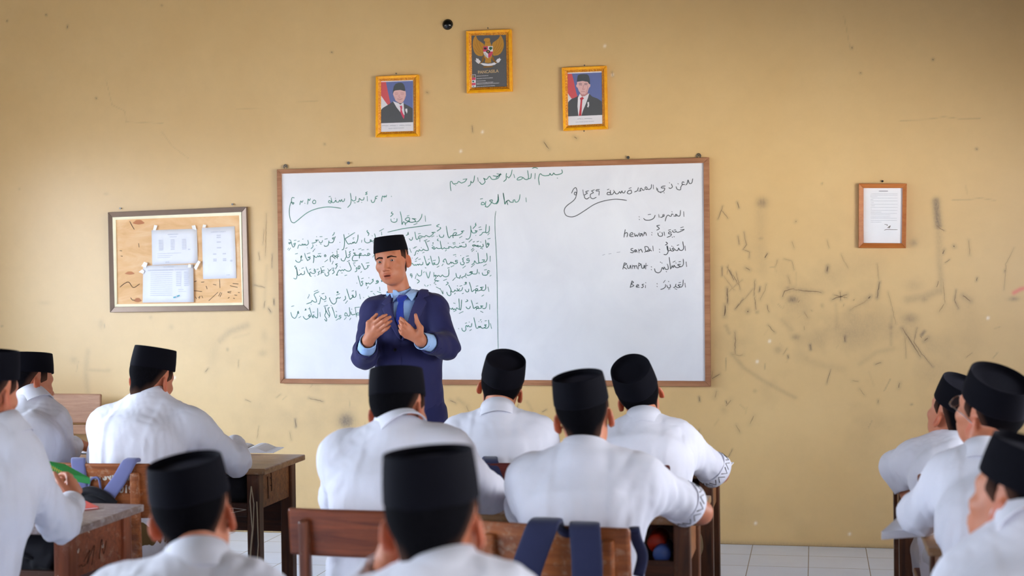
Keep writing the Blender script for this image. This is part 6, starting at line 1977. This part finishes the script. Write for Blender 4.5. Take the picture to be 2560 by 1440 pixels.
    # eyes, brows
    for sx in (-1, 1):
        mb = MB(org)
        c = head.world((sx * .032, .0715, -.001))
        mb.ball(c, .0138, 20, 14)
        e = mb.build('eye', 'eye_white', root, smooth=True)
        gaze = head.world((sx * .032 + .10, 1.0, -.16)) - c
        gaze = gaze / np.linalg.norm(gaze)
        u = np.cross(gaze, (0, 0, 1.0))
        u /= np.linalg.norm(u)
        w = np.cross(u, gaze)
        mb = MB(org)
        mb.loft([[c + .01395 * (gaze * math.cos(t) + (u * math.cos(a) + w * math.sin(a)) * math.sin(t)) for a in np.linspace(0, 2 * PI, 20, endpoint=False)] for t in (.58, .45, .3, .15, .02)])
        mb.build('iris', 'eye_iris', e, smooth=True)

        def brow(P, sx=sx):
            q = head.loc(P)
            a, b, c2 = (sx * .012, .0, .0150), (sx * .032, 0, .0200), (sx * .052, 0, .0130)
            x, z = q[:, 0], q[:, 2]
            line = np.where(np.abs(x) < .032, .0155 + (np.abs(x) - .012) / .02 * .0045, .020 - (np.abs(x) - .032) / .02 * .007)
            wid = .0046 - np.clip((np.abs(x) - .02) / .034, 0, 1) * .0024
            s2 = np.maximum(np.abs(z - line) - wid, np.maximum(.011 - x * sx, x * sx - .053))
            return np.maximum(s2, np.abs(head.face(q, False)) - .0022)
        solid('eyebrow', brow, head.world((sx * .032, .08, .015)) - .045, head.world((sx * .032, .08, .015)) + .045, .0015, 'hair', root, org, lambda v: np.full((len(v), 3), .68), 1)

    def hair(P):
        return head.hair(head.loc(P))

    def fade(v):
        g = head.hairline(head.loc(v))
        return np.repeat(np.clip(g / .035, 0, 1)[:, None] ** .7 * .95, 3, 1)
    solid('hair', hair, head.pos - .15, head.pos + .15, .0035, 'hair', root, org, fade)
    build_cap(root, org, head, .076, .86)

    # ---- clothes
    def torso(P, grow=0.0):
        d = d_ecap(P, hip - V3(0, 0, .30), wst, .175 + grow, .120 + grow, .150 + grow, .110 + grow, side)
        ch = (wst * .42 + N * .58) + V3(0, .0, .01)
        d = smin(d, d_ecap(P, wst, ch, .150 + grow, .110 + grow, .168 + grow, .118 + grow, side), .05)
        d = smin(d, d_ecap(P, ch, N - V3(0, -.005, .085), .168 + grow, .116 + grow, .105 + grow, .080 + grow, side), .05)
        for S_ in (SL_, SR_):
            d = smin(d, d_cone(P, N - V3(0, -.01, .05), S_ + V3(0, .01, .0), .052 + grow, .056 + grow), .05)
        d = smin(d, d_cone(P, N - V3(0, 0, .08), N - V3(0, 0, .005), .080 + grow, .060 + grow), .03)
        return d

    pix = lambda *p: [tuple(py(a, b, TY - .13)[[0, 2]]) for a, b in p]
    VOPEN = pix((966, 700), (972, 742), (980, 790), (994, 832), (1002, 850), (1012, 820), (1020, 780), (1033, 738), (1040, 700))
    neck_hole = lambda P: d_cone(P, N - V3(0, 0, .03), head.world((0, -.015, -.03)), .053, .058)

    def shirt(P):
        d = torso(P, -.012)
        d = np.maximum(d, np.maximum(P[:, 0] - 10, (hip[2] - .12) - P[:, 2]))
        d = smax(d, -neck_hole(P), .004)
        for E_, W_ in ((EL_, WL_), (ER_, WR_)):
            ax = (W_ - E_) / np.linalg.norm(W_ - E_)
            We = W_ - ax * .004
            u = d_cone(P, E_ + ax * .05, We, .045, .0385)
            u = smax(u, (P - We) @ ax, .003)
            u = smax(u, -d_cone(P, We - ax * .02, We + ax * .05, .0335, .0335), .002)
            d = np.minimum(d, u)
        return d + .0016 * folds(P, 31, .06)
    lo, hi = np.minimum(EL_, hip) - V3(.12, .32, .30), np.array([-.93, TY + .22, 1.47])
    solid('shirt', shirt, lo, hi, .0055, 'shirt_blue', root, org)

    def jacket0(P):
        d = torso(P, .004)
        for S_, E_, W_ in ((SL_, EL_, WL_), (SR_, ER_, WR_)):
            ax = (W_ - E_) / np.linalg.norm(W_ - E_)
            We = E_ + (W_ - E_) * (.60 if S_ is SL_ else .70)
            u = smin(d_cone(P, S_, E_, .062, .056), d_cone(P, E_, We, .058, .053), .03)
            u = smax(u, (P - We) @ ax, .004)
            u = smax(u, -d_cone(P, We - ax * .035, We + ax * .05, .046, .046), .003)
            d = smin(d, u, .028)
        return d

    def jacket(P):
        d = jacket0(P)
        fo = .006 * folds(P, 12, .16, (1, 1, .8)) * .5
        for E_ in (EL_, ER_):
            r = np.linalg.norm(P - E_, axis=1)
            fo = fo + .0045 * np.exp(-(r / .09) ** 2) * np.sin((P @ V3(40, 30, 75)) + 2 * np.sin(P @ V3(31, 17, 9)))
        d = d + fo
        d = np.maximum(d, (hip[2] - .185 + .0) - P[:, 2])
        front = P[:, 1] - (TY - .02)
        v = np.maximum(d_poly2(P[:, 0], P[:, 2], VOPEN), front)
        d = smax(d, -v, .004)
        d = smax(d, -np.maximum(d_cone(P, N - V3(0, .01, .035), N + V3(0, -.01, .10), .080, .086), -9), .004)
        # the overlapping front edge
        xl = np.interp(P[:, 2], [py(1000, 1060, TY - .13)[2], py(1001, 850, TY - .13)[2]], [py(1002, 1060, TY - .13)[0], py(1001, 850, TY - .13)[0]])
        groove = np.maximum(np.abs(P[:, 0] - xl) - .002, np.maximum(front, P[:, 2] - py(1001, 848, TY - .13)[2]))
        d = smax(d, -np.maximum(groove, -(d + .006)), .002)
        return d
    solid('jacket', jacket, lo - V3(0, 0, .08), hi + V3(.10, .02, .02), .0055, 'suit_navy', root, org)

    def patch(name, mat, pts, off, th, base, h=.0030, front=True, parent=None):
        poly = pix(*pts)
        a = np.array(poly)
        lo2 = np.array([a[:, 0].min() - .02, TY - .26, a[:, 1].min() - .02])
        hi2 = np.array([a[:, 0].max() + .02, TY + .06, a[:, 1].max() + .02])

        def f(P):
            s2 = d_poly2(P[:, 0], P[:, 2], poly)
            d = smax(s2, np.abs(base(P) - off) - th, .002)
            return np.maximum(d, P[:, 1] - (TY + .03))
        return solid(name, f, lo2, hi2, h, mat, parent or root, org)
    jk = lambda P: jacket0(P)
    patch('lapel', 'lapel_navy', [(961, 734), (955, 745), (945, 760), (957, 764), (951, 772), (990, 842), (1002, 853), (994, 830), (980, 788), (969, 746)], .0065, .004, jk)
    patch('lapel', 'lapel_navy', [(1031, 704), (1044, 716), (1058, 740), (1045, 745), (1056, 756), (1040, 800), (1006, 853), (1001, 850), (1012, 818), (1021, 780), (1032, 740)], .0075, .004, jk)
    sh = lambda P: torso(P, -.012)
    patch('collar_leaf', 'shirt_blue', [(965, 725), (973, 726), (990, 738), (981, 745), (974, 757), (966, 735)], .010, .0055, sh)
    patch('collar_leaf', 'shirt_blue', [(1027, 694), (1033, 715), (1025, 744), (1020, 754), (1008, 742), (1000, 737), (1014, 716)], .012, .0065, sh)
    mb = MB(org)
    ax = head.world((0, -.02, -.06)) - N
    ax = ax / np.linalg.norm(ax)
    band(mb, N - ax * .030, ax, side, .074, .076, .052, .005, flare=-.012)
    mb.build('collar_band', 'shirt_blue', root, smooth=True)
    tie = patch('tie', 'tie_blue', [(988, 751), (1000, 751), (1004, 790), (1009, 822), (1003, 838), (996, 832), (984, 800), (986, 775)], .007, .005, sh)
    patch('knot', 'tie_blue', [(984, 737), (1006, 738), (1008, 744), (1000, 756), (988, 756), (982, 744)], .013, .008, sh, parent=tie)
    mb = MB(org)
    for X, Y in ((1004, 872),):
        p = py(X, Y, TY)
        for y in np.linspace(TY - .2, TY - .05, 60):
            if jacket(np.array([[p[0], y, p[2]]], np.float32))[0] < 0:
                break
        mb.ball((p[0], y - .001, p[2]), (.0085, .004, .0085))
    mb.build('button', 'bag_black', root, smooth=True)
    for E_, W_, t in ((EL_, WL_, .60), (ER_, WR_, .70)):
        axw = (W_ - E_) / np.linalg.norm(W_ - E_)
        x = np.cross(axw, (0, 0, 1.0))
        x /= np.linalg.norm(x)
        mb = MB(org)
        band(mb, W_ - axw * .020, axw, x, .0405, .0405, .018, .003)
        mb.build('cuff_edge', 'shirt_blue', root, smooth=True)

    def trousers(P):
        d = d_ecap(P, hip - V3(0, 0, .03), hip - V3(0, 0, .16), .155, .105, .165, .110, side)
        for s in (-1, 1):
            top = hip + V3(s * .085, 0, -.16)
            d = smin(d, d_cone(P, top, V3(hip[0] + s * .095, hip[1], .50), .092, .072), .04)
            d = smin(d, d_cone(P, V3(hip[0] + s * .095, hip[1], .50), V3(hip[0] + s * .10, hip[1] + .01, .07), .072, .062), .02)
        return d + .003 * folds(P, 44, .12)
    solid('trousers', trousers, V3(hip[0] - .32, TY - .2, 0), V3(hip[0] + .32, TY + .3, hip[2] + .1), .011, 'trousers_navy', root, org)

    def shoes(P):
        d = None
        for s in (-1, 1):
            x = hip[0] + s * .10
            c = smin(d_cone(P, (x, TY + .04, .048), (x + s * .02, TY - .15, .034), .044, .038), d_cone(P, (x, TY + .03, .06), (x, TY + .03, .10), .046, .042), .02)
            c = np.maximum(c, -P[:, 2] + .003)
            d = c if d is None else np.minimum(d, c)
        return d
    solid('shoes', shoes, V3(hip[0] - .25, TY - .3, -.02), V3(hip[0] + .25, TY + .2, .16), .009, 'shoe_black', root, org)
    return root


build_teacher()


# ------------------------------------------------------------------ books, bags and small things
def open_book(name, label, cat, loc, rz, w, d, mat_cover, lift=0.012, pages='paper_white', group=None, curl=0.0):
    """an open exercise book lying flat: cover and two swelling page blocks"""
    t = thing(name, label, cat, loc, rz, group)
    MB().box((-w, -d / 2, 0), (w, d / 2, 0.003)).build('cover', mat_cover, t)
    for s in (-1, 1):
        rings = []
        for i in range(9):
            u = i / 8
            x = s * (0.002 + (w - .006) * u)
            z = 0.004 + lift * math.sin(PI * min(1, u * 1.15 + .12)) * (1 - .45 * u) + curl * max(0, u - .6) ** 2
            rings.append([(x, -d / 2 + .003, 0.003), (x, d / 2 - .003, 0.003), (x, d / 2 - .003, z), (x, -d / 2 + .003, z)])
        MB().loft(rings).build('page_block', pages, t, smooth=False)
    return t


def closed_book(name, label, cat, loc, rz, w, d, h, mat, group=None):
    t = thing(name, label, cat, loc, rz, group)
    MB().box((-w / 2, -d / 2, 0), (w / 2, d / 2, 0.0015)).box((-w / 2, -d / 2, h - .0015), (w / 2, d / 2, h)).box((-w / 2, -d / 2, 0), (-w / 2 + .002, d / 2, h)).build('cover', mat, t)
    MB().box((-w / 2 + .002, -d / 2 + .002, .0015), (w / 2 - .003, d / 2 - .002, h - .0015)).build('page_block', 'paper_white', t)
    return t


p = pz(628, 1128, 0.741)
open_book('notebook', 'open white notebook on the left brown desk, past the boy below the notice board', 'notebook', (p[0] - .02, p[1] + .03, 0.7405), 0.12, .13, .19, 'paper_white', .022)
p = pz(205, 1128, 0.741)
open_book('book', 'open book with dark cover under the hand of the far left boy', 'book', (p[0] - .01, p[1], 0.7405), -0.1, .12, .17, 'booklet_dark', .02)
p = pz(1812, 1164, 0.741)
open_book('notebook', 'open white notebook at the right end of the front middle desk', 'notebook', (.165, -2.36, 0.7405), -0.06, .115, .18, 'paper_white', .014)
p = pz(222, 1268, 0.741)
t = closed_book('book', 'red book lying on the purplish grey desk top beside the sleeve', 'book', (p[0] - .075, p[1] + .0, 0.7405), 0.75, .15, .20, .006, 'booklet_red')
text = scrawl('cover_marks', t, 'paper_white', [[(.02, -.05), (.02, .02)], [(.035, -.03), (.035, .01)]], lambda u, v: (u, v, .0065), .003)
closed_book('book', 'pink-edged book lying flat on the purplish grey desk, left of the red one', 'book', (-1.97, -3.93, 0.7405), 0.1, .16, .21, .014, 'booklet_pink')

# green booklet held by the boy at the left edge
a = py(112, 1150, -3.84)
b = py(178, 1186, -3.80)
t = thing('booklet', 'green booklet with yellow lettering held up by the boy at the left edge', 'booklet', (a + b) / 2)
mb = MB((a + b) / 2)
up = np.array([0.03, 0.07, -0.020])
mb.prism([a, b, b + np.array([0, 0, -.022]), a + np.array([0, 0, -.022])], [a + up, b + up, b + up + np.array([0, 0, -.022]), a + up + np.array([0, 0, -.022])])
mb.build('cover', 'booklet_green', t, bevel=0.002)
mb = MB((a + b) / 2)
for k in range(9):
    q = a + (b - a) * (.22 + .075 * k) + np.array([0, -.0015, -.011])
    mb.tube([q + np.array([0, 0, -.005]), q + np.array([.002, 0, .005]), q + np.array([.004, 0, -.002])], .0011, 5)
mb.build('lettering', 'yellow_print', t)

# folded white booklet poking out past the right desk
c = [pz(2200, 1348, .742), pz(2258, 1300, .742), pz(2392, 1318, .742), pz(2300, 1340, .742)]
ctr = (c[0] + c[2]) / 2
t = thing('booklet', 'white booklet poking out past the left end of the right-hand desk', 'booklet', ctr)
mb = MB(ctr)
q0, q1 = pz(2203, 1346, .745), pz(2322, 1338, .745)
q2, q3 = pz(2400, 1308, .745), pz(2262, 1302, .745)
mb.prism([v + np.array([0, 0, .014]) for v in (q0, q1, q2, q3)], [v + np.array([0, 0, -.004]) for v in (q0, q1, q2, q3)])
mb.build('cover', 'paper_white', t, bevel=0.002)
mb = MB(ctr)
mb.prism([v + np.array([0.0, 0.004, .017 + .012 * k]) for k, v in zip((0, .2, 1, 1), (q0, q1, q2, q3))], [v + np.array([0.0, 0.004, .0145]) for v in (q0, q1, q2, q3)])
mb.build('loose_page', 'paper_white', t)


def strap(mb, pts, w, th, sidev=(1, 0, 0)):
    """flat padded webbing along a path"""
    pts = [np.asarray(p, float) for p in smooth(pts, 5)]
    rings = []
    n = len(pts)
    for i, p in enumerate(pts):
        tng = pts[min(i + 1, n - 1)] - pts[max(i - 1, 0)]
        tng /= np.linalg.norm(tng)
        s = np.asarray(sidev, float)
        s = s - tng * (s @ tng)
        s /= np.linalg.norm(s)
        nn = np.cross(tng, s)
        r = []
        for a in np.linspace(0, 2 * PI, 16, endpoint=False):
            ca, sa = math.cos(a), math.sin(a)
            r.append(p + s * (w / 2) * np.sign(ca) * abs(ca) ** .35 + nn * (th / 2) * np.sign(sa) * abs(sa) ** .6)
        rings.append(r)
    mb.loft(rings)


# school bag on the chair with stencilled letters: hangs by its straps over the backrest
def chair_bag(name, label, chair_xy, body_mat, strap_mat, straps, top, body, back_y, w, extra=None):
    loc = np.array([chair_xy[0], chair_xy[1], 0.45])
    t = thing(name, label, 'school bag', loc)
    lo, hi = body

    def f(P):
        c = (lo + hi) / 2
        r = (hi - lo) / 2
        q = np.abs(P - c) - (r - .03)
        return np.linalg.norm(np.maximum(q, 0), axis=1) + np.minimum(q.max(1), 0) - .03 + .004 * folds(P, 3, .09)
    solid('pouch', f, lo - .03, hi + .03, .008, body_mat, t, loc)
    for s in straps:
        mb = MB(loc)
        strap(mb, s, w, .016)
        mb.build('shoulder_strap', strap_mat, t, smooth=True)
    if extra:
        extra(t, loc)
    return t


ytop = -3.205
def bag_c_extra(t, loc):
    mb = MB(loc)
    k0, k1, k2 = py(222, 1236, -3.21), py(236, 1194, -3.215), py(252, 1236, -3.21)
    mb.tube(smooth([k0, py(224, 1205, -3.215), k1, py(248, 1200, -3.215), k2, py(250, 1256, -3.21)]), .0045, 7)
    mb.build('grab_handle', 'bag_grey', t, smooth=True)
    q = [py(182, 1262, -3.21), py(196, 1238, -3.225), py(226, 1226, -3.23), py(262, 1240, -3.225), py(286, 1262, -3.21)]
    mb = MB(loc)
    mb.tube(smooth(q), .016, 9)
    mb.tube([p + np.array([0, 0, -.035]) for p in smooth(q)], .022, 9)
    mb.build('top_flap', 'bag_black', t, smooth=True)


s1 = [py(196, 1152, -3.13), py(196, 1149, -3.17), py(196, 1158, ytop), py(201, 1200, ytop - .008), py(208, 1250, ytop), py(211, 1290, ytop + .01)]
s2 = [py(334, 1150, -3.13), py(332, 1150, -3.17), py(322, 1158, ytop), py(298, 1200, ytop - .010), py(268, 1244, ytop), py(255, 1290, ytop + .01)]
chair_bag('school_bag', 'grey-blue bag slung by two padded straps on the stencilled chair', (-1.99, -3.22), 'bag_black', 'bag_grey', [s1, s2], 0, (np.array([-2.08, -3.30, .47]), np.array([-1.90, -3.20, .66])), 0, .052, bag_c_extra)

yb = -4.335
s1 = [py(1372, 1306, -4.22), py(1368, 1300, -4.27), py(1358, 1312, yb), py(1335, 1370, yb - .012), py(1312, 1440, yb - .012), py(1300, 1520, yb)]
s2 = [py(1462, 1316, -4.22), py(1462, 1310, -4.27), py(1462, 1322, yb), py(1466, 1380, yb - .012), py(1468, 1440, yb - .012), py(1466, 1520, yb)]


def bag_f_extra(t, loc):
    mb = MB(loc)
    mb.tube(smooth([py(1400, 1312, -4.26), py(1404, 1326, -4.30), py(1418, 1334, -4.31), py(1432, 1328, -4.30), py(1438, 1316, -4.26)]), .012, 8)
    mb.build('grab_handle', 'bag_navy', t, smooth=True)
    mb = MB(loc)
    strap(mb, [py(1585, 1322, -4.22), py(1592, 1350, -4.2), py(1606, 1390, -4.2), py(1596, 1440, -4.22)], .03, .02)
    mb.build('side_pocket', 'bag_navy', t, smooth=True)


chair_bag('school_bag', 'navy bag slung by two wide straps over the scuffed orange chair', (-.05, -4.3), 'bag_navy', 'bag_navy', [s1, s2], 0, (np.array([-.16, -4.44, .42]), np.array([.06, -4.335, .60])), 0, .082, bag_f_extra)

s1 = [py(1222, 1150, -3.07), py(1226, 1146, -3.10), py(1228, 1156, -3.165), py(1238, 1190, -3.175), py(1250, 1230, -3.17), py(1252, 1280, -3.17)]
chair_bag('school_bag', 'navy bag on the dark maroon chair, only a strap showing past a white sleeve', (-.45, -3.2), 'bag_navy', 'bag_navy', [s1], 0, (np.array([-.54, -3.28, .45]), np.array([-.38, -3.18, .64])), 0, .050)


# things inside the desks
def bottle(label, loc, r, h, mat, capmat, name='bottle', rx=True):
    t = thing(name, label, 'bottle', loc)
    prof = [(0, 0), (r * .9, 0), (r, .01), (r, h * .62), (r * .85, h * .74), (r * .42, h * .86), (r * .40, h * .92)]
    rings = [[np.array([max(rr, .001) * math.cos(a), z, max(rr, .001) * math.sin(a)]) for a in np.linspace(0, 2 * PI, 24, endpoint=False)] for rr, z in prof]
    MB().loft(rings).build('flask', mat, t, smooth=True)
    rings = [[np.array([rr * math.cos(a), z, rr * math.sin(a)]) for a in np.linspace(0, 2 * PI, 20, endpoint=False)] for rr, z in ((r * .46, h * .90), (r * .46, h))]
    MB().loft(rings).build('screw_cap', capmat, t)
    return t


p = py(1655, 1358, -3.52)
bottle('blue bottle lying in the desk shelf right of the navy straps, base showing', (p[0], -3.535, .582 + .03), .029, .2, 'bottle_blue', 'paper_white')
p = py(1640, 1322, -3.50)
bottle('dark red bottle lying in the desk shelf above the blue one', (p[0], -3.50, .64), .030, .2, 'bottle_red', 'black_plastic')
for key, lab, lo, hi in (('L2', 'black cloth bag stuffed in the shelf of the purplish grey desk', (-2.05, -3.97, .582), (-1.70, -3.70, .70)), ('L1', 'black bag in the shelf of the left brown desk', (-1.98, -2.60, .582), (-1.62, -2.35, .70))):
    lo, hi = np.array(lo), np.array(hi)
    loc = np.array([(lo[0] + hi[0]) / 2, (lo[1] + hi[1]) / 2, lo[2]])
    t = thing('cloth_bag', lab, 'bag', loc)

    def f(P):
        c, r = (lo + hi) / 2, (hi - lo) / 2
        q = np.abs(P - c) - (r - .04)
        return np.linalg.norm(np.maximum(q, 0), axis=1) + np.minimum(q.max(1), 0) - .04 + .010 * folds(P, 8, .12)
    solid('sack', f, lo - .03, hi + .03, .010, 'bag_black', t, loc)
    mb = MB(loc)
    mb.tube(smooth([(lo[0] + .08, lo[1] - .004, lo[2] + .06), (lo[0] + .14, lo[1] - .02, lo[2] + .09), (lo[0] + .22, lo[1] - .02, lo[2] + .07), (lo[0] + .27, lo[1] - .004, lo[2] + .05)]), .006, 7)
    mb.build('drawstring', 'bag_black', t, smooth=True)

# spectacles on the boy at the right edge
hd = PEOPLE['K'][2]
og = PEOPLE['K'][1]
t = thing('spectacles', 'thin metal spectacles on the boy turned to the side at the right edge', 'spectacles', hd.world((0, .09, 0)))
o0 = hd.world((0, .09, 0))
for sx in (-1, 1):
    mb = MB(o0)
    mb.tube([hd.world((sx * .034 + .0225 * math.cos(a), .100, -.004 + .0185 * math.sin(a))) for a in np.linspace(0, 2 * PI, 26)], .0014, 6)
    rim = mb.build('rim', 'glasses_frame', t, smooth=True)
    mb = MB(o0)
    mb.loft([[hd.world((sx * .034 + .021 * math.cos(a), y, -.004 + .017 * math.sin(a))) for a in np.linspace(0, 2 * PI, 22, endpoint=False)] for y in (.0995, .1005)])
    mb.build('lens', 'lens', t)
    mb = MB(o0)
    mb.tube([hd.world(q) for q in ((sx * .0565, .100, .002), (sx * .072, .090, .002), (sx * .080, .02, .004), (sx * .084, -.02, .0), (sx * .083, -.032, -.012))], .0016, 6)
    mb.build('temple', 'glasses_frame', t, smooth=True)
mb = MB(o0)
mb.tube([hd.world(q) for q in ((-.012, .100, .0), (0, .104, .004), (.012, .100, .0))], .0014, 6)
mb.build('bridge', 'glasses_frame', t, smooth=True)
